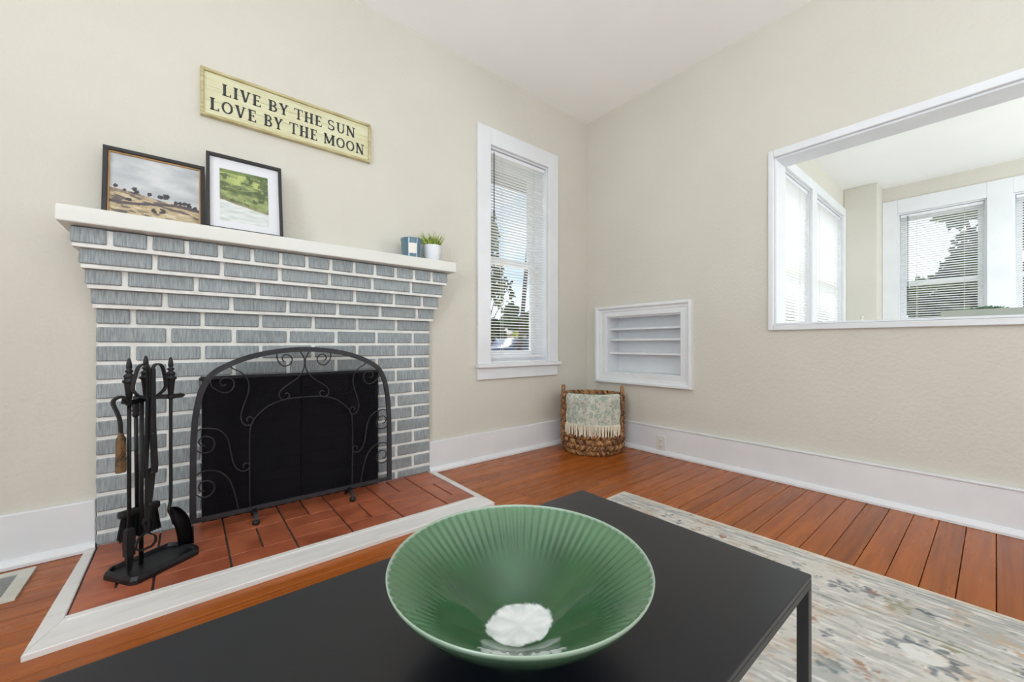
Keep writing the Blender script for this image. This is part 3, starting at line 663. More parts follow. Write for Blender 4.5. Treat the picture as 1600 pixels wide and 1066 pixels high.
strap([(-0.025, 0.70, .012), (-0.025, 0.60, .014), (-0.026, 0.50, .018), (-0.021, 0.37, .020), (-0.022, 0.345, .018)], TO - .010, .005, 'strap')
strap([(-0.030, 0.365, .030), (-0.033, 0.30, .026), (-0.038, 0.225, .018), (-0.040, 0.19, .012)], TO - .005, .005, 'lower_strap')
for x, z in ((-0.031, 0.35), (-0.028, 0.48), (-0.037, 0.245)):
    bm = BM(); lathe(bm, [(0.0045, 0), (0.004, .003), (0.001, .004)], 8); bmesh.ops.rotate(bm, matrix=Matrix.Rotation(PI / 2, 3, 'X'), verts=bm.verts); o = link('rivet', bm, IRONS, tg); o.location = wpt(x, z, TO - .0085)
for ps in ([(-0.046, 0.20), (-0.050, 0.185), (-0.044, 0.165), (-0.046, 0.150), (-0.060, 0.140), (-0.070, 0.122), (-0.066, 0.104), (-0.050, 0.096), (-0.034, 0.098)],
           [(-0.036, 0.20), (-0.034, 0.175), (-0.038, 0.155), (-0.030, 0.142), (-0.016, 0.130), (-0.013, 0.112), (-0.022, 0.099), (-0.034, 0.096)]):
    bm = BM(); tube(bm, spline([wpt(a, b_, TO) for a, b_ in ps], 5), 0, flat=(0.008, 0.0045)); link('claw', bm, IRON, tg)
# hook tool with carved grip
hk = tthing('hook_tool', label='brown carved grip on a bent iron bar hung from the tool stand', cat='fire tool')
bm = BM(); tube(bm, spline([wpt(-0.076, 0.5815, -.008), wpt(-0.088, 0.606, -.012), wpt(-0.101, 0.612, -.012), wpt(-0.115, 0.605, -.012), wpt(-0.118, 0.591, -.012), wpt(-0.106, 0.557, -.012), wpt(-0.100, 0.531, -.012), wpt(-0.098, 0.495, -.012)], 5), 0, flat=(0.009, 0.0085)); link('bent_bar', bm, IRON, hk)
bm = BM(); rg = []
for z, hw in ((0.498, .006), (0.488, .008), (0.484, .009), (0.480, .0125), (0.472, .0135), (0.373, .0145), (0.367, .013)):
    rg.append([bm.verts.new((-0.098 + hw * math.cos(k * PI / 4 + PI / 8), -0.012 + hw * .62 * math.sin(k * PI / 4 + PI / 8), z - .0145)) for k in range(8)])
for a, c in zip(rg[:-1], rg[1:]):
    for k in range(8): bm.faces.new([a[k], a[(k + 1) % 8], c[(k + 1) % 8], c[k]])
bm.faces.new(rg[0]); bm.faces.new(rg[-1][::-1]); gp = link('carved_grip', bm, GRIP, hk)
bm = BM()
for z in (0.388, 0.404, 0.420, 0.436, 0.452):   # raised carving rings
    for k in range(10):
        a0_, a1_ = 2 * PI * k / 10, 2 * PI * (k + 1) / 10
        p = [(-0.098 + .007 * math.cos(a_), -0.012 - .0105, z - .0145 + .005 * math.sin(a_)) for a_ in (a0_, a1_)]
        tube(bm, p, 0.0012, 4)
link('carving', bm, GRIP, gp)

# ------------------------------------------------------------------ sign above the mantel
SG = thing('wall_sign', (-2.2155, 0, 1.783), label='pale yellow framed sign reading LIVE BY THE SUN LOVE BY THE MOON', cat='sign')
W2, HH = 0.3685, 0.2085
for k in range(3):
    z0, z1 = 0.012 + k * (HH - .024) / 3, 0.012 + (k + 1) * (HH - .024) / 3
    link('plank', bbox(-W2 + .012, W2 - .012, -0.016, -0.0005, z0 + .0004, z1 - .0004, 0.0006), SIGNP, SG)
for a in ((-W2, W2, 0, .012), (-W2, W2, HH - .012, HH), (-W2, -W2 + .012, .0122, HH - .0122), (W2 - .012, W2, .0122, HH - .0122)):
    link('frame_strip', bbox(a[0], a[1], -0.026, -0.0005, a[2], a[3], 0.002), SIGNF, SG)
def stroke(pts, ws):
    P = [Vector((p[0], p[1])) for p in pts]; N = len(P); Lp, Rp = [], []
    for i in range(N):
        t = (P[min(i + 1, N - 1)] - P[max(i - 1, 0)]).normalized(); nn = Vector((-t.y, t.x)); w_ = ws[i] if isinstance(ws, (list, tuple)) else ws
        Lp.append(P[i] + nn * w_ / 2); Rp.append(P[i] - nn * w_ / 2)
    return [[Lp[i], Rp[i], Rp[i + 1], Lp[i + 1]] for i in range(N - 1)]
def rct(x0, y0, x1, y1): return [[Vector((x0, y0)), Vector((x1, y0)), Vector((x1, y1)), Vector((x0, y1))]]
def arc(cx, cy, rx, ry, a0, a1, w0, w1, n=14):
    pts, ws = [], []
    for k in range(n + 1):
        a = R(a0 + (a1 - a0) * k / n); pts.append((cx + rx * math.cos(a), cy + ry * math.sin(a))); ws.append(w1 + (w0 - w1) * abs(math.cos(a)))
    return stroke(pts, ws)
TK, TN, SF = 0.21, 0.115, 0.085
def stem(x, w_=TK, top=True, bot=True):
    q = rct(x - w_ / 2, 0, x + w_ / 2, 1)
    if top: q += rct(x - w_ / 2 - .07, 1 - SF, x + w_ / 2 + .07, 1)
    if bot: q += rct(x - w_ / 2 - .07, 0, x + w_ / 2 + .07, SF)
    return q
G = {
'L': (stem(.19) + rct(.1, 0, .66, .08) + rct(.58, 0, .66, .24), .70),
'I': (stem(.17), .34),
'V': (stroke([(.15, 1), (.41, 0.02)], [TK, TK * .9]) + stroke([(.69, 1), (.44, 0.02)], TN) + rct(0, 1 - SF, .32, 1) + rct(.56, 1 - SF, .82, 1), .82),
'E': (stem(.19) + rct(.1, .92, .62, 1) + rct(.1, 0, .66, .08) + rct(.2, .46, .5, .54) + rct(.54, .78, .62, 1) + rct(.58, 0, .66, .22) + rct(.44, .4, .5, .6), .70),
'B': (stem(.19) + arc(.38, .745, .21, .215, -90, 90, .15, .08) + arc(.38, .27, .26, .23, -90, 90, .17, .08) + rct(.2, .92, .4, 1) + rct(.2, 0, .4, .08) + rct(.2, .48, .4, .56), .72),
'Y': (stroke([(.15, 1), (.40, .45)], [TK, TK * .9]) + stroke([(.68, 1), (.42, .45)], TN) + rct(.32, 0, .49, .5) + rct(0, 1 - SF, .32, 1) + rct(.55, 1 - SF, .8, 1) + rct(.24, 0, .57, SF), .80),
'T': (rct(.3, 0, .47, 1) + rct(0, .92, .77, 1) + rct(0, .76, .07, 1) + rct(.70, .76, .77, 1) + rct(.22, 0, .55, SF), .77),
'H': (stem(.17) + stem(.66) + rct(.2, .46, .6, .54), .83),
'S': (arc(.32, .74, .22, .22, 30, 270, .13, .1) + arc(.34, .27, .23, .23, 90, -150, .14, .1) + rct(.49, .72, .55, .95) + rct(.06, .05, .12, .3), .66),
'U': (rct(.08, .35, .25, 1) + rct(.60, .35, .69, 1) + arc(.405, .36, .24, .32, 180, 360, .15, .1) + rct(0, 1 - SF, .33, 1) + rct(.52, 1 - SF, .77, 1), .77),
'N': (stem(.14, TN) + rct(.66, 0, .745, 1) + rct(.57, 1 - SF, .84, 1) + stroke([(.12, 1), (.70, 0)], TK), .84),
'O': (arc(.41, .5, .33, .44, 0, 360, .17, .09, 28), .82),
'M': (stem(.14, TN) + stem(.88, TK) + stroke([(.14, 1), (.50, .12)], TK * .95) + stroke([(.88, 1), (.50, .12)], TN), 1.05)}
def line(words, spans, z0, hgt):
    for wd, (xa, xb) in zip(words, spans):
        bm = BM()
        gap = 0.14; tot = sum(G[c][1] for c in wd) + gap * (len(wd) - 1); sx = (xb - xa) / tot; x = xa
        for c in wd:
            for q in G[c][0]:
                v = [bm.verts.new((x + p.x * sx, -0.0166, z0 + p.y * hgt)) for p in q]
                bm.faces.new(v)
            x += (G[c][1] + gap) * sx
        for f in bm.faces:
            f.normal_update()
            if f.normal.y > 0: f.normal_flip()
        link('painted_word', bm, INK, SG, recalc=False)
o_ = 2.2155
line(['LIVE', 'BY', 'THE', 'SUN'], [(-2.508 + o_, -2.359 + o_), (-2.331 + o_, -2.246 + o_), (-2.221 + o_, -2.093 + o_), (-2.068 + o_, -1.929 + o_)], 0.112, 0.052)
line(['LOVE', 'BY', 'THE', 'MOON'], [(-2.552 + o_, -2.377 + o_), (-2.349 + o_, -2.270 + o_), (-2.242 + o_, -2.115 + o_), (-2.086 + o_, -1.882 + o_)], 0.034, 0.054)

# ------------------------------------------------------------------ pictures on the mantel
def fbm(x, y, s=0, o=4):
    a, v = 0.5, 0.0
    for k in range(o): v += a * noise.noise(Vector((x, y, s + k * 7.3))); x *= 2.03; y *= 2.03; a *= .5
    return v
def colour_grid(name, w_, h_, nx, nz, fn, m, parent, y):
    vs_, fs, cs = [], [], []
    for j in range(nz + 1):
        for i in range(nx + 1):
            u, v = i / nx, j / nz; vs_.append((-w_ / 2 + w_ * u, y, h_ * v)); cs.append(fn(u, v))
    for j in range(nz):
        for i in range(nx):
            a = j * (nx + 1) + i; fs.append((a, a + 1, a + nx + 2, a + nx + 1))
    me = bpy.data.meshes.new(name); me.from_pydata(vs_, [], fs); setcol(me, cs)
    return linkme(name, me, m, parent)
TREES = [(.06, .455, .035), (.155, .415, .02), (.27, .43, .05), (.55, .40, .045), (.61, .41, .05), (.73, .335, .03), (.77, .34, .035), (.82, .345, .035), (.875, .33, .04), (.20, .27, .035), (.47, .14, .04), (.57, .155, .042), (.42, .40, .03), (.95, .30, .03)]
def hills(u, v):
    hz = 0.42 - 0.16 * u + 0.012 * math.sin(u * 9)
    sky = mixc(lin((176, 180, 184)), lin((206, 208, 208)), 0.5 + 1.6 * fbm(u * 3, v * 6, 1))
    if v > hz + .01: c = sky
    else:
        n_ = fbm(u * 5, v * 16 + u * 3, 4)
        c = mixc(lin((196, 176, 142)), lin((176, 156, 122)), .5 + 2 * fbm(u * 8, v * 20, 9))
        if n_ > .07: c = mixc(c, lin((100, 90, 88)), (n_ - .07) * 14)
        if n_ < -.2: c = mixc(c, lin((214, 200, 172)), .8)
        if 0 < hz - v < .05: c = mixc(c, lin((110, 98, 94)), .8 if fbm(u * 12, v * 20, 3) > -.1 else .2)
        band = abs(v - (0.24 - .04 * math.sin(u * 5 + 1)))
        if band < .022 + .02 * fbm(u * 7, 1, 5): c = lin((88, 78, 80))
    for tx, tz, tr in TREES:
        d_ = math.hypot((u - tx) * 1.15, v - tz) - tr * (0.95 + 1.3 * fbm(u * 22, v * 22, 6))
        if d_ < 0: c = lin((62, 58, 62))
    return c
def meadow(u, v):
    sh = 0.40 - .16 * u + .03 * fbm(u * 6, 2, 3)
    if v < sh:
        c = mixc(lin((196, 202, 198)), lin((222, 226, 224)), .5 + 2 * fbm(u * 3, v * 18, 2))
    else:
        c = mixc(lin((158, 170, 108)), lin((108, 122, 82)), .5 + 2.2 * fbm(u * 5, v * 9, 8))
        if v > .72: c = mixc(lin((178, 190, 116)), lin((130, 146, 92)), .5 + 2.4 * fbm(u * 4, v * 7, 5))
        if fbm(u * 6, v * 12, 12) > .13 or (u > .78 and fbm(u * 12, v * 12, 13) > -.06 and v > .45): c = mixc(c, lin((66, 82, 56)), .8)
        if abs(v - .62 + .06 * u) < .035: c = mixc(c, lin((84, 96, 60)), .7)
        if v > .93: c = mixc(c, lin((84, 104, 58)), .7)
        if v - sh < .035: c = mixc(c, lin((150, 126, 104)), .6)
    return c
p1 = thing('landscape_picture', (-2.723, -0.078, 1.2615), label='wide black framed painting of dark trees on tan hills under grey sky', cat='picture')
p1.rotation_euler = (R(-9), 0, 0)
w1, h1 = 0.306, 0.284
for a in ((-w1 / 2, w1 / 2, 0, .014), (-w1 / 2, w1 / 2, h1 - .014, h1), (-w1 / 2, -w1 / 2 + .014, .0142, h1 - .0142), (w1 / 2 - .014, w1 / 2, .0142, h1 - .0142)):
    link('frame_bar', bbox(a[0], a[1], -0.020, 0.0, a[2], a[3], 0.001), BLK, p1)
for a in ((-w1 / 2 + .0145, w1 / 2 - .0145, .0145, .019), (-w1 / 2 + .0145, w1 / 2 - .0145, h1 - .019, h1 - .0145), (-w1 / 2 + .0145, -w1 / 2 + .019, .0192, h1 - .0192), (w1 / 2 - .019, w1 / 2 - .0145, .0192, h1 - .0192)):
    link('wood_slip', bbox(a[0], a[1], -0.013, -0.003, a[2], a[3], 0), GOLD, p1)
pc = colour_grid('painting', w1 - .038, h1 - .038, 190, 160, hills, PAINT, p1, -0.006); pc.location = (0, 0, .019)
link('back_panel', bbox(-w1 / 2 + .014, w1 / 2 - .014, -0.0028, -0.0005, .014, h1 - .014, 0), BLK, p1)
p2 = thing('meadow_picture', (-2.4275, -0.125, 1.2615), label='upright black framed green meadow print in a wide white mat', cat='picture')
p2.rotation_euler = (R(-10), 0, 0)
w2, h2 = 0.278, 0.345
for a in ((-w2 / 2, w2 / 2, 0, .012), (-w2 / 2, w2 / 2, h2 - .012, h2), (-w2 / 2, -w2 / 2 + .012, .0122, h2 - .0122), (w2 / 2 - .012, w2 / 2, .0122, h2 - .0122)):
    link('frame_bar', bbox(a[0], a[1], -0.022, 0.0, a[2], a[3], 0.001), BLK, p2)
link('mat_board', bbox(-w2 / 2 + .0122, w2 / 2 - .0122, -0.008, -0.002, .0122, h2 - .0122, 0), PAPER, p2)
pc = colour_grid('print', 0.178, 0.238, 120, 150, meadow, PAINT, p2, -0.0086); pc.location = (-0.004, 0, .048)

# ------------------------------------------------------------------ candle jar and grass pot
cj = thing('candle_jar', (-1.643, -0.1, 1.2615), label='teal glass candle jar with square white label on the mantel', cat='candle')
bm = BM(); lathe(bm, [(0.052, 0), (0.053, 0.003), (0.0545, 0.03), (0.0575, 0.09), (0.0605, 0.114), (0.0605, 0.1165), (0.0585, 0.1165), (0.0555, 0.10), (0.0545, 0.086)], 40, close=False); link('jar', bm, GLASSJ, cj, smooth=True)
bm = BM(); lathe(bm, [(0.0005, .002), (0.050, .002), (0.0535, .085), (0.0005, .086)], 32); link('wax', bm, WAX, cj, smooth=True)
bm = BM(); tube(bm, [(0, 0, .086), (0.001, 0, .095)], .0012, 5); link('wick', bm, SLOT, cj)
bm = BM(); a0_ = math.atan2(-2.203 + .1, -2.627 + 1.643) + 0.12; pr = None
for k in range(9):
    a_ = a0_ - .40 + .80 * k / 8
    c = [bm.verts.new(((0.0570) * math.cos(a_), (0.0570) * math.sin(a_), .028)), bm.verts.new(((0.0588) * math.cos(a_), (0.0588) * math.sin(a_), .085))]
    if pr: bm.faces.new([pr[0], c[0], c[1], pr[1]])
    pr = c
link('paper_label', bm, LABELM, cj)
gp_ = thing('grass_pot', (-1.508, -0.088, 1.2615), label='small spiky faux grass in a white ribbed pot at the mantel end', cat='plant')
bm = BM(); lathe(bm, [(0.042, 0), (0.044, 0.002), (0.0555, 0.100), (0.0555, 0.102), (0.0515, 0.102), (0.050, 0.086)], 72, mod=lambda j, a: 0.0009 * math.cos(a * 36) if j in (1, 2) else 0, close=False); link('pot', bm, POT, gp_, smooth=True)
bm = BM(); lathe(bm, [(0.0005, .08), (0.0495, .088), (0.0005, .090)], 24); link('soil', bm, SOIL, gp_)
random.seed(11)
for k in range(150):
    a_ = random.uniform(0, 2 * PI); rr = 0.044 * math.sqrt(random.random()); ln = random.uniform(.05, .098); lean = rr / 0.044 * random.uniform(.25, .75)
    bx_, by_ = rr * math.cos(a_), rr * math.sin(a_); bm = BM(); pr = None; tw = random.uniform(0, PI); dx, dy = math.cos(tw) * .0034, math.sin(tw) * .0034
    for j in range(4):
        q = j / 3; x = bx_ + math.cos(a_) * lean * ln * q * (0.5 + .5 * q); y = by_ + math.sin(a_) * lean * ln * q * (.5 + .5 * q); z = .088 + ln * q * (1 - .25 * lean * q); f_ = 1 - q ** 1.6 * .92
        c = [bm.verts.new((x - dx * f_, y - dy * f_, z)), bm.verts.new((x + dx * f_, y + dy * f_, z))]
        if pr: bm.faces.new([pr[0], pr[1], c[1], c[0]])
        pr = c
    link('grass_blade', bm, GRASS, gp_, smooth=True)

# ------------------------------------------------------------------ basket with throw
BX, BY, BR, BH = -0.283, -0.290, 0.232, 0.415
bk = thing('wicker_basket', (BX, BY, 0.001), label='round brown braided seagrass basket in the room corner', cat='basket')
NR = 11; rh = BH / NR
for i in range(NR):
    z = rh * (i + .5); rad = BR - 0.016 - (0.030 * (1 - (i + .5) / 2.2) ** 2 if i < 2 else 0)
    for s_ in (0, 1, 2):
        tw = 22; pts_ = []; N = tw * 8
        for k in range(N):
            a_ = 2 * PI * k / N; ph = a_ * tw * (1 if i % 2 else -1) + s_ * 2 * PI / 3
            r_ = rad + 0.0110 * math.cos(ph); pts_.append((r_ * math.cos(a_), r_ * math.sin(a_), z + 0.0145 * math.sin(ph)))
        bm = BM(); tube(bm, pts_, 0.0105, 6, closed=True); link('braid_strand', bm, BASK, bk, smooth=True)
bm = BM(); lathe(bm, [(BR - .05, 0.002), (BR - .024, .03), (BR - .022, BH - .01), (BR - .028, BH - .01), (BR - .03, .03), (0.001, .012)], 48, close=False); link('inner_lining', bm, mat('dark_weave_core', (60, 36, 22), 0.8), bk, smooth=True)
vd = Vector((-2.627 - BX, -2.203 - BY, 0)).normalized(); rd = Vector((-vd.y, vd.x, 0))   # towards the camera / sideways
for sg in (1, -1):
    c_ = rd * sg * (BR - .016); t_ = vd
    for off in (-.010, .010):
        P = [c_ + t_ * a + Vector((0, 0, z)) + rd * sg * off * .5 for a, z in ((-.042, BH - .06), (-.038, BH + .01), (-.022, BH + .045), (0, BH + .054), (.022, BH + .045), (.038, BH + .01), (.042, BH - .06))]
        bm = BM(); tube(bm, spline(P, 4), 0.0095, 6); link('handle', bm, HANDLE, bk, smooth=True)
# throw draped over the front rim, and bundled inside
th = thing('throw_blanket', (BX, BY, 0), label='cream throw with sage leaf print and fringe hanging over the basket rim', cat='blanket')
def bpos(u_, r_, z_, wob=0):   # u_ along the rim arc
    a_ = math.atan2(vd.y, vd.x) + u_ / BR; return ((r_ + wob) * math.cos(a_), (r_ + wob) * math.sin(a_), z_)
nu, path = 40, []
for k in range(8): path.append((BR - .10 + .072 * k / 7, BH - .06 + .075 * math.sin(k / 7 * PI / 2) ))
path += [(BR - .020, BH + .020), (BR - .004, BH + .020), (BR + .008, BH + .010)]
for k in range(1, 13): path.append((BR + .012 + .002 * math.sin(k), BH - .0 - k * .0165))
bm = BM(); gridv = []; A0, A1 = 0.205, -0.200
for j, (r_, z_) in enumerate(path):
    rowv = []
    for i in range(nu + 1):
        u_ = A0 + (A1 - A0) * i / nu; u_ += .004 * math.sin(j * .9)
        wob = 0.004 * math.sin(i * .55 + .6 * j * .2) + .003 * math.sin(i * 1.1); zz = z_ - (.006 * math.sin(i / nu * PI * 2) if j > 10 else 0)
        rowv.append(bm.verts.new(bpos(u_, r_, zz, wob)))
    gridv.append(rowv)
for a, c in zip(gridv[:-1], gridv[1:]):
    for i in range(nu): bm.faces.new([a[i], a[i + 1], c[i + 1], c[i]])
bmesh.ops.solidify(bm, geom=bm.faces[:], thickness=0.006); link('draped_cloth', bm, BLANKET, th, smooth=True)
zb_ = path[-1][1]; random.seed(4); NF = 54
for k in range(NF):
    u_ = A0 + (A1 - A0) * (k + .5) / NF; ln = random.uniform(.060, .080); dr = random.uniform(-.006, .006)
    P = [bpos(u_, BR + .014, zb_ + .006), bpos(u_ + dr * .4, BR + .018, zb_ - ln * .3), bpos(u_ + dr * 1.1, BR + .016, zb_ - ln * .7), bpos(u_ + dr, BR + .017, zb_ - ln)]
    bm = BM(); tube(bm, spline(P, 3), [0.0036] * 7 + [.0038, .0040, .0030], 5); link('tassel', bm, CREAM, th, smooth=True)
bm = BM(); rings = []
for j in range(9):
    q = j / 8; r_ = (BR - .045) * math.sin(q * PI / 2); z_ = BH - .10 + .055 * math.cos(q * PI / 2)
    rings.append([bm.verts.new((r_ * math.cos(2 * PI * k / 36), r_ * math.sin(2 * PI * k / 36), z_ + .014 * fbm(k * .4 % 14.4, j * .8, 3))) if j else bm.verts.new((.001 * math.cos(2 * PI * k / 36), .001 * math.sin(2 * PI * k / 36), z_)) for k in range(36)])
for a, c in zip(rings[:-1], rings[1:]):
    for k in range(36): bm.faces.new([a[k], a[(k + 1) % 36], c[(k + 1) % 36], c[k]])
link('folded_cloth', bm, BLANKET, th, smooth=True)
bm = BM(); tube(bm, spline([(-0.008, -0.115, 0.50), (-0.006, -0.112, 0.47), (-0.008, -0.108, 0.43), (-0.010, -0.085, 0.38), (-0.012, -0.065, 0.30), (-0.03, -0.05, 0.215)], 6), 0.0035, 6)
tag(link('cable', bm, CORD, smooth=True), label='thin cream cord on the wall between shelf niche and basket', cat='cord')

# ------------------------------------------------------------------ outlet and floor register
ol = thing('wall_outlet', (-0.0215, -0.6935, 0.075), label='white duplex outlet set in the baseboard right of the basket', cat='outlet')
link('cover_plate', bbox(-0.005, 0.0, -0.035, 0.035, -0.057, 0.057, 0.002), PLASTIC, ol)
for z in (-.021, .021):
    f_ = link('receptacle', bbox(-0.0075, -0.0052, -0.016, 0.016, z - .015, z + .015, 0.001), PLASTIC, ol)
    bm = BM(); box(bm, -.0079, -.0076, -.008, -.005, z - .002, z + .008); box(bm, -.0079, -.0076, .005, .008, z - .002, z + .008); box(bm, -.0079, -.0076, -.002, .002, z - .011, z - .007); link('slot', bm, SLOT, f_)
bm = BM(); lathe(bm, [(0.003, 0), (.0025, .001)], 8); bmesh.ops.rotate(bm, matrix=Matrix.Rotation(-PI / 2, 3, 'Y'), verts=bm.verts); o = link('screw', bm, PLASTIC, ol); o.location = (-.0052, 0, 0)
vt = thing('floor_register', (-3.19, -0.19, 0.0005), label='white metal floor register at the left edge beside the hearth', cat='vent')
bm = BM()
for a in ((-.155, .155, -.115, -.080), (-.155, .155, .080, .115), (-.155, -.120, -.080, .080), (.120, .155, -.080, .080)): box(bm, a[0], a[1], a[2], a[3], 0, .006)
link('rim', bm, VENT, vt)
bm = BM(); box(bm, -.12, .12, -.08, .08, 0.0, .001); link('duct', bm, SLOT, vt)
for k in range(13):
    y = -.074 + k * .0123; link('louvre', bbox(-.119, .119, y - .0022, y + .0022, .0015, .0048, 0), mat('louvre_enamel', (150, 150, 146), 0.5), vt)

# ------------------------------------------------------------------ coffee table, bowl
tb = thing('coffee_table', (-2.4, -1.78, 0.008), label='low charcoal metal coffee table with thin square legs', cat='table')
TX0, TX1, TY0, TY1, TZ = -2.98, -1.865, -2.019, -1.548, 0.42
def tbl(x): return x + 2.4
bm = bbox(TX0 + 2.4, TX1 + 2.4, TY0 + 1.78, TY1 + 1.78, TZ - .008 - .008, TZ - .008, 0.0015, 2); link('table_top', bm, TABLE, tb)
for a in ((TX0 + 2.4, TX1 + 2.4, TY0 + 1.78, TY0 + 1.796), (TX0 + 2.4, TX1 + 2.4, TY1 + 1.764, TY1 + 1.78), (TX0 + 2.4, TX0 + 2.416, TY0 + 1.7962, TY1 + 1.7638), (TX1 + 2.384, TX1 + 2.4, TY0 + 1.7962, TY1 + 1.7638)):
    link('frame_rail', bbox(a[0], a[1], a[2], a[3], TZ - .008 - .020, TZ - .0163, .0008), LEG, tb)
for x in (TX0, TX1 - .016):
    for y in (TY0, TY1 - .016): link('leg', bbox(x + 2.4, x + 2.416, y + 1.78, y + 1.796, 0.002, TZ - .0285, .0008), LEG, tb)
bo = thing('ceramic_bowl', (-2.304, -1.8235, TZ + .0005), label='wide green glazed fluted bowl on the coffee table', cat='bowl')
HB = 0.097; NB = 288; prof = []
# inside from centre up, then rim, then outside down to the foot
ins_ = [(0.0, .010), (.012, .010), (.025, .0102), (.032, .0108), (.036, .0115), (.0385, .0121), (.041, .0129), (.0435, .0139), (.046, .0150), (.054, .019), (.064, .0255), (.075, .033), (.086, .041), (.097, .049), (.108, .0575), (.119, .066), (.130, .0745), (.141, .083), (.150, .0895), (.156, .0935), (.1585, .0955)]
rim_ = [(.1592, .0964), (.1600, .0966), (.1606, .0958)]
ext_ = [(.1598, .0915), (.1540, .083), (.142, .070), (.126, .056), (.108, .043), (.090, .031), (.074, .021), (.062, .013), (.056, .008), (.054, .004), (.053, 0.0), (.049, 0.0), (.0485, .003), (.0, .003)]
prof = ins_ + rim_ + ext_; NI = len(ins_)
def flute(j, a):
    if j < NI:
        r_ = ins_[j][0]; k = sstep(.096, .126, r_) * (1 - sstep(.154, .159, r_)); return 0.0023 * k * (abs(math.sin(a * 36)) ** 0.6 * 2 - 1)
    return 0
bm = BM(); lathe(bm, prof, NB, mod=flute, close=False)
me = bpy.data.meshes.new('bowl_body'); bmesh.ops.recalc_face_normals(bm, faces=bm.faces); bm.to_mesh(me); bm.free()
vdir = Vector((0.2, 0.98)).normalized(); cols_ = []
for i, v in enumerate(me.vertices):
    x, y = v.co.x, v.co.y; j = i // NB; r_ = math.hypot(x, y)
    c = mixc(lin((34, 86, 44)), lin((28, 72, 38)), .5 + 1.5 * fbm(x * 20, y * 20, 2))
    if j < NI and r_ > .08: c = mixc(c, lin((104, 138, 104)), .5 * sstep(.1, .155, r_))
    if j >= NI - 1 and j <= NI + 2: c = lin((150, 168, 150))
    if j > NI + 2: c = mixc(lin((70, 98, 70)), lin((52, 74, 56)), .5 + fbm(x * 12, y * 12, 5))
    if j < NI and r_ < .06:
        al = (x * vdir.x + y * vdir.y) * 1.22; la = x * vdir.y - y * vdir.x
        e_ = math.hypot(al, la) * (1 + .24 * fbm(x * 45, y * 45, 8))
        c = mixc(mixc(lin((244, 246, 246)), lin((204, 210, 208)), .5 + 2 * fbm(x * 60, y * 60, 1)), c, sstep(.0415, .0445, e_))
    cols_.append(c)
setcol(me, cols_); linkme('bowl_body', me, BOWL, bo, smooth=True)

# ------------------------------------------------------------------ rug
rg_ = thing('area_rug', (-0.845, -0.96, 0.0), R(1.24), label='pale grey distressed floral rug under the coffee table', cat='rug')
RW, RL = 2.4, 2.3; NXR, NYR = 420, 420
CR, LG, MG, TL, SL, TN_, RU, OL = [lin(c) for c in ((208, 203, 194), (188, 185, 180), (158, 160, 156), (104, 120, 122), (70, 84, 102), (190, 164, 134), (154, 106, 78), (132, 132, 102))]
FLO = [(-.175, -.92, .045, SL), (-.155, -.985, .055, SL), (-.20, -1.03, .03, TN_), (-.175, -1.06, .05, OL), (-.16, -1.12, .03, SL), (-.14, -1.00, .025, RU), (-.19, -.72, .03, TN_), (-.155, -.60, .035, TN_), (-.13, -.45, .03, RU), (-.11, -.30, .03, SL), (-.14, -.22, .025, TN_), (-.13, -.36, .025, SL), (-.12, -.54, .025, RU), (-.15, -.80, .02, SL), (-.18, -.86, .02, SL), (-.13, -.66, .03, OL), (-.12, -.12, .025, TL), (-.17, -1.25, .04, TN_), (-.15, -1.38, .04, SL),
       (-.40, -.86, .03, TL), (-.60, -.98, .045, TL), (-.56, -1.04, .035, RU), (-.44, -.90, .03, RU), (-.48, -.95, .02, SL), (-.70, -.99, .03, SL), (-.30, -1.16, .03, OL), (-.28, -1.30, .04, SL), (-.52, -1.22, .04, TN_)]
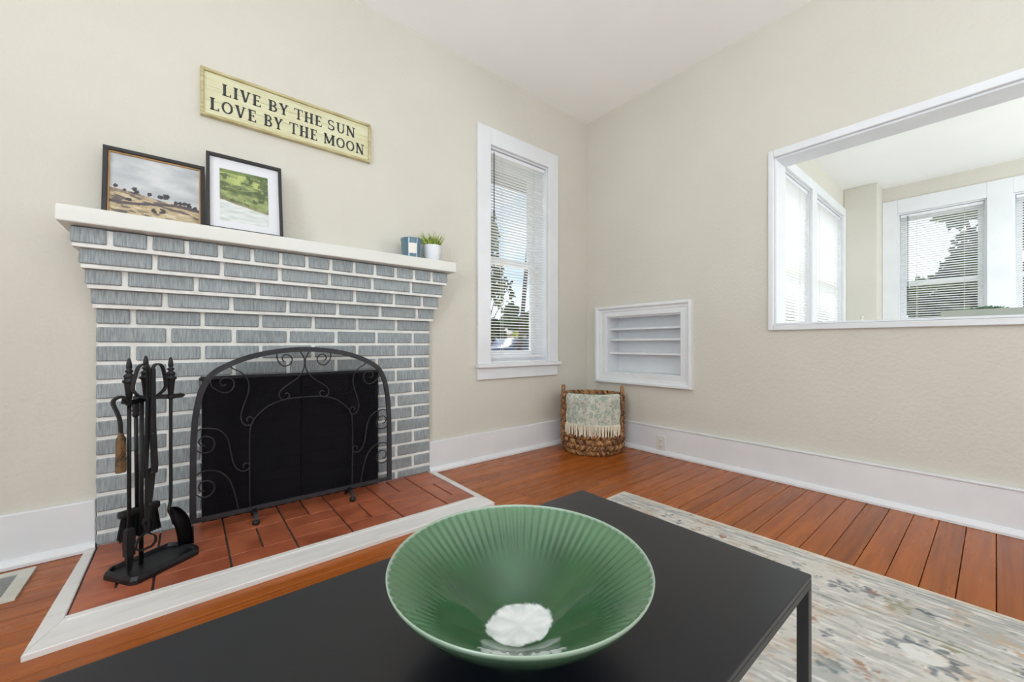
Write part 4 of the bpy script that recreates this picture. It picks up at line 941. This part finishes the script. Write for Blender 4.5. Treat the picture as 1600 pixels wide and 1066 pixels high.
def rugc(x, y):    # x in [-RW,0] from the right edge, y in [-RL,0] from the far edge
    e = min(-x, -y, RW + x, RL + y); st_n = noise.noise(Vector((x * 95, y * 16, 1))); st2 = noise.noise(Vector((x * 45, y * 5, 5))); pt_ = fbm(x * 3.5, y * 3.5, 31, 2)
    c = mixc(CR, LG, .5 + .9 * st_n + 1.2 * pt_)
    if st_n + .7 * st2 + pt_ > .30: c = mixc(c, MG, .5)
    if st_n + .5 * st2 < -.40: c = mixc(c, lin((222, 220, 214)), .7)
    n1 = fbm(x * 13, y * 13, 3, 3); n2 = fbm(x * 34, y * 34, 6, 2); n3 = noise.noise(Vector((x * 150, y * 60, 17)))
    er = .45 + 1.2 * noise.noise(Vector((x * 80, y * 12, 9))) + .5 * n3      # worn streaks
    if e < .014: return mixc(lin((220, 208, 190)), lin((198, 188, 170)), .5 + st_n)
    for a_, w_, cc in ((.032, .005, TL), (.054, .007, TL), (.064, .003, SL), (.262, .004, TL), (.285, .006, OL), (.300, .003, TL)):
        if abs(e - a_ - .004 * n1) < w_ * .5: c = mixc(c, cc, .8 * max(0, min(1, er + .25)))
    if abs(n1) < .007 and e > .07: c = mixc(c, OL if n2 > 0 else MG, .65 * max(0, min(1, er + .2)))       # vine lines
    n4 = fbm(x * 9 + 4, y * 9, 41, 2)
    if n4 > .17: c = mixc(c, TN_, .5 * max(0, min(1, er + .2)))
    if n2 > .2 and n4 > .02: c = mixc(c, RU, .5 * max(0, min(1, er + .1)))
    if n2 < -.23 and n1 > .03: c = mixc(c, TL, .7 * max(0, min(1, er + .2)))
    for fx, fy, fr_, cc in FLO:
        dx, dy = x - fx, y - fy
        if abs(dx) < .07 and abs(dy) < .07:
            d_ = math.hypot(dx, dy); a_ = math.atan2(dy, dx); lob = fr_ * (.50 + .22 * math.cos(5 * a_ + fx * 40)) + .055 * n2 + .012 * n3
            if d_ < lob: c = mixc(c, cc, .8 * max(0.1, min(1, er + .3)))
    # big slate wreath flower
    dx, dy = x + .385, y + 1.12; d_ = math.hypot(dx, dy * .8); a_ = math.atan2(dy, dx)
    if d_ < .13:
        lob = .060 + .012 * math.cos(11 * a_) + .03 * n2
        if .036 + .02 * n1 < d_ < lob and not (2.2 < (a_ + .2) % (2 * PI) < 3.6): c = mixc(c, mixc(SL, TL, .4), .85 * max(.15, min(1, er + .35)))
        elif d_ < .034: c = mixc(c, lin((226, 226, 222)), .6)
    return c
vs_, fs_, cs_ = [], [], []
for j in range(NYR + 1):
    for i in range(NXR + 1):
        x, y = -RW * (i / NXR) ** 1.25, -RL * j / NYR
        vs_.append((x, y, .0078)); cs_.append(rugc(x, y))
for j in range(NYR):
    for i in range(NXR):
        a = j * (NXR + 1) + i; fs_.append((a + 1, a, a + NXR + 1, a + NXR + 2))
me = bpy.data.meshes.new('rug_pile'); me.from_pydata(vs_, [], fs_); setcol(me, cs_)
linkme('rug_pile', me, RUGM, rg_)
link('rug_backing', bbox(-RW - .002, .002, -RL - .002, .002, 0.0008, .0074, .002), BACKING, rg_)

# ------------------------------------------------------------------ on the pass-through sill
SZ = ZA + 0.0125
pt = thing('planter_tray', (0.075, -2.42, SZ), label='long shallow grey-green tray on the pass-through sill', cat='tray')
link('tray_floor', bbox(-.05, .05, -.37, .37, 0, .008, 0.001), TRAY, pt)
for a in ((-.055, -.047, -.375, .375), (.047, .055, -.375, .375), (-.0468, .0468, -.375, -.367), (-.0468, .0468, .367, .375)): link('tray_side', bbox(a[0], a[1], a[2], a[3], 0, .030, .001), TRAY, pt)
su = thing('succulent', (0.07, -2.175, SZ + .0085), label='small grey-green succulent sitting in the long tray on the sill', cat='plant')
random.seed(9)
bm = BM(); lathe(bm, [(0.001, 0), (0.028, .002), (.030, .012), (.001, .018)], 16); link('root_ball', bm, SOIL, su)
def sleaf(c, a_, el, ln, wd):
    bm = BM(); d_ = Vector((math.cos(a_) * math.cos(el), math.sin(a_) * math.cos(el), math.sin(el))); s_ = Vector((-math.sin(a_), math.cos(a_), 0)); u_ = d_.cross(s_) * -1
    P = [(0, .35), (.3, .9), (.6, 1), (.85, .6), (1, .05)]; rr = []
    for q, f_ in P:
        p = Vector(c) + d_ * ln * q + Vector((0, 0, .2 * ln * q * q)); rr.append([bm.verts.new(p + s_ * wd * f_), bm.verts.new(p + u_ * wd * .45 * f_), bm.verts.new(p - s_ * wd * f_), bm.verts.new(p - u_ * wd * .45 * f_)])
    for a, c2 in zip(rr[:-1], rr[1:]):
        for k in range(4): bm.faces.new([a[k], a[(k + 1) % 4], c2[(k + 1) % 4], c2[k]])
    bm.faces.new(rr[0]); bm.faces.new(rr[-1][::-1]); link('leaf', bm, SUCC, su, smooth=True)
for (cx_, cy_, s0) in ((0, 0, 1), (.012, .036, .8), (-.01, -.036, .85)):
    for ring, (nl, el, ln) in enumerate(((8, .25, .034), (7, .65, .028), (5, 1.1, .020))):
        for k in range(nl): sleaf((cx_, cy_, .014), 2 * PI * k / nl + ring * .4 + cx_ * 50, el, ln * s0 * random.uniform(.9, 1.15), .0075 * s0)
bm = BM(); lathe(bm, [(.006, 0), (.007, .001), (.0035, .004), (.0035, .010), (.0075, .014), (.0075, .018), (.003, .021)], 16); o = link('small_knob', bm, PLASTIC, smooth=True)
o.location = (0.03, -1.772, SZ); tag(o, label='tiny white knob standing alone on the pass-through sill', cat='knob')

# ------------------------------------------------------------------ outdoors
GZ = -0.3
bm = BM(); box(bm, -40, 60, -40, 90, GZ - .2, GZ); tag(link('ground', bm, GROUND), label='pale patchy ground outside the windows', kind='structure')
bm = BM(); box(bm, -30, 60, 14, 26, GZ, GZ + .01); tag(link('road', bm, ROAD), label='grey street seen through the tall window', kind='structure')
bm = BM(); box(bm, -5.5, 0.6, 0.21, 0.92, 2.36, 2.46); tag(link('roof_eave', bm, EAVE), label='dark roof eave over the tall window outside', kind='structure')
C0 = Vector((-2.627, -2.203, 0.7835)); FW = Vector((math.sin(R(39.32)), math.cos(R(39.32)), 0)); RT = Vector((FW.y, -FW.x, 0))
def leaves(name, parent, clusters, n_, size, m, seed):
    random.seed(seed); bm = BM()
    for _ in range(n_):
        cx_, cy_, cz_, rx_, rz_ = random.choice(clusters)
        while True:
            p = Vector((random.uniform(-1, 1), random.uniform(-1, 1), random.uniform(-1, 1)))
            if p.length < 1: break
        p = p.normalized() * p.length ** .5
        q = Vector((cx_ + p.x * rx_, cy_ + p.y * rx_, cz_ + p.z * rz_)); s_ = size * random.uniform(.6, 1.3)
        a = Vector((random.uniform(-1, 1), random.uniform(-1, 1), random.uniform(-1, 1))).normalized() * s_; b_ = a.cross(Vector((random.random(), random.random(), random.random()))).normalized() * s_ * .55
        bm.faces.new([bm.verts.new(q - a), bm.verts.new(q + b_), bm.verts.new(q + a), bm.verts.new(q - b_)])
    o = link(name, bm, m, parent, recalc=False); o['kind'] = 'stuff'; return o
def tree(name, pos, h_, spread, label, cat, m=LEAF, n_=5000, size=.14, seed=1, trunk=.14, zc=.68, sparse=1.0):
    t = thing(name, (pos[0], pos[1], GZ), label=label, cat=cat); random.seed(seed)
    cl = []
    bm = BM(); tube(bm, spline([(0, 0, 0), (.1 * spread, 0, h_ * .25), (0, .05, h_ * .5), (.05, 0, h_ * .7)], 4), [trunk * (1 - .5 * k / 12) for k in range(13)], 8)
    for k in range(9):
        a_ = random.uniform(0, 2 * PI); r_ = spread * random.uniform(.3, .95); z_ = h_ * random.uniform(zc - .22, .95)
        cl.append((r_ * math.cos(a_), r_ * math.sin(a_), z_, spread * random.uniform(.25, .45) * sparse, h_ * .11 * sparse))
        tube(bm, spline([(0, 0, h_ * random.uniform(.3, .5)), (r_ * .4 * math.cos(a_), r_ * .4 * math.sin(a_), z_ * .75), (r_ * math.cos(a_), r_ * math.sin(a_), z_)], 3), [trunk * .45, trunk * .4, trunk * .35, trunk * .3, trunk * .22, trunk * .15, trunk * .08], 5)
    link('trunk', bm, BARK, t); leaves('foliage', t, cl, n_, size, m, seed); return t
def at(px, d_): return C0 + (FW + RT * (px - 800) / 619) * d_
p = at(806, 30); tree('oak_tree', p, 4.6, 1.5, 'dark green leafy tree across the street in the tall window', 'tree', n_=5000, size=.16, seed=2, zc=.5)
p = at(770, 34); tree('oak_tree', p, 3.2, 1.2, 'low dark tree at the left of the street in the tall window', 'tree', n_=3000, size=.16, seed=6, zc=.45)
p = at(760, 9); tree('street_tree', p, 4.0, .55, 'thin twiggy tree close outside at the left of the tall window', 'tree', n_=1100, size=.06, seed=5, trunk=.05, zc=.62)
p = at(817, 26); tree('yellow_shrub', p, 1.9, .8, 'yellow-green shrub below the dark tree in the tall window', 'shrub', m=LEAFY, n_=1500, size=.1, seed=8, trunk=.04, zc=.5)
pa, pb = at(809, 15), at(828, 15)
bm = BM(); tube(bm, [(pa.x, pa.y, GZ), (pb.x, pb.y, 5.35)], [.10, .07], 10); tag(link('leaning_pole', bm, BARK, smooth=True), label='dark leaning pole against the sky in the tall window', cat='pole')
# parked car
p = at(808, 21); car = thing('parked_car', (p.x, p.y, GZ + .01), 0.05, label='dark blue car parked on the street behind the tall window blind', cat='car')
body = [(-2.2, .28), (-2.25, .65), (-2.1, .85), (-1.3, .93), (-.75, 1.38), (.55, 1.42), (1.25, .97), (2.05, .88), (2.2, .6), (2.15, .28)]
bm = BM(); prism(bm, body, -.85, .85, 'y'); bmesh.ops.bevel(bm, geom=[e_ for e_ in bm.edges], offset=.05, segments=2, affect='EDGES'); link('body', bm, CARP, car, smooth=True)
for ys in (-.865, .855):
    bm = BM(); prism(bm, [(-1.1, .95), (-.68, 1.32), (-.1, 1.35), (-.1, .95)], ys, ys + .01, 'y'); link('side_window', bm, mat('car_glass', (40, 46, 54), .1), car)
    bm = BM(); prism(bm, [(-.02, .95), (-.02, 1.35), (.5, 1.35), (1.05, .96)], ys, ys + .01, 'y'); link('side_window', bm, mat('car_glass', (40, 46, 54), .1), car)
for x in (-1.4, 1.4):
    for y in (-.80, .80):
        bm = BM(); lathe(bm, [(.02, -.1), (.31, -.1), (.33, -.06), (.33, .06), (.31, .1), (.02, .1)], 24); bmesh.ops.rotate(bm, matrix=Matrix.Rotation(PI / 2, 3, 'X'), verts=bm.verts); o = link('wheel', bm, RUBBER, car); o.location = (x, y, .32)
# house across the street
p = at(760, 40); hs = thing('street_house', (p.x, p.y, GZ), 0, label='low house with grey shingle roof across the street in the tall window', cat='house')
link('wall', bbox(-5, 3.0, -3, 3, 0, 2.0, 0), HOUSEW, hs)
bm = BM(); prism(bm, [(-3.4, 2.0), (3.4, 2.0), (0, 3.3)], -5.4, 3.4, 'x'); link('roof', bm, ROOFM, hs)
for x in (-3.5, -1, 1.5):
    f_ = link('window_frame', bbox(x - .5, x + .5, -3.06, -3.0, .9, 1.7, 0), TRIM, hs); link('window_glass', bbox(x - .42, x + .42, -3.08, -3.062, .97, 1.63, 0), mat('car_glass', (40, 46, 54), .1), f_)
# trees outside the sunroom end windows
for k, (x, y, h_, sp, n_, lb) in enumerate(((8.5, -2.1, 4.4, 1.0, 3000, 'dark leafy tree close outside the sunroom end window'), (12.5, .6, 3.6, 1.3, 2600, 'dark tree left of the others outside the sunroom end window'), (10.5, -4.7, 5.0, 1.3, 3400, 'tall dark tree outside the end window at the photo edge'), (17.0, -2.4, 5.2, 1.8, 3400, 'broad tree far behind the others beyond the sunroom'))):
    t = tree('garden_tree', (x, y), h_, sp, lb, 'tree', n_=n_, size=.12, seed=20 + k, trunk=.16, zc=.55); t['group'] = 'trees outside the sunroom'
print('objects', len(bpy.data.objects))
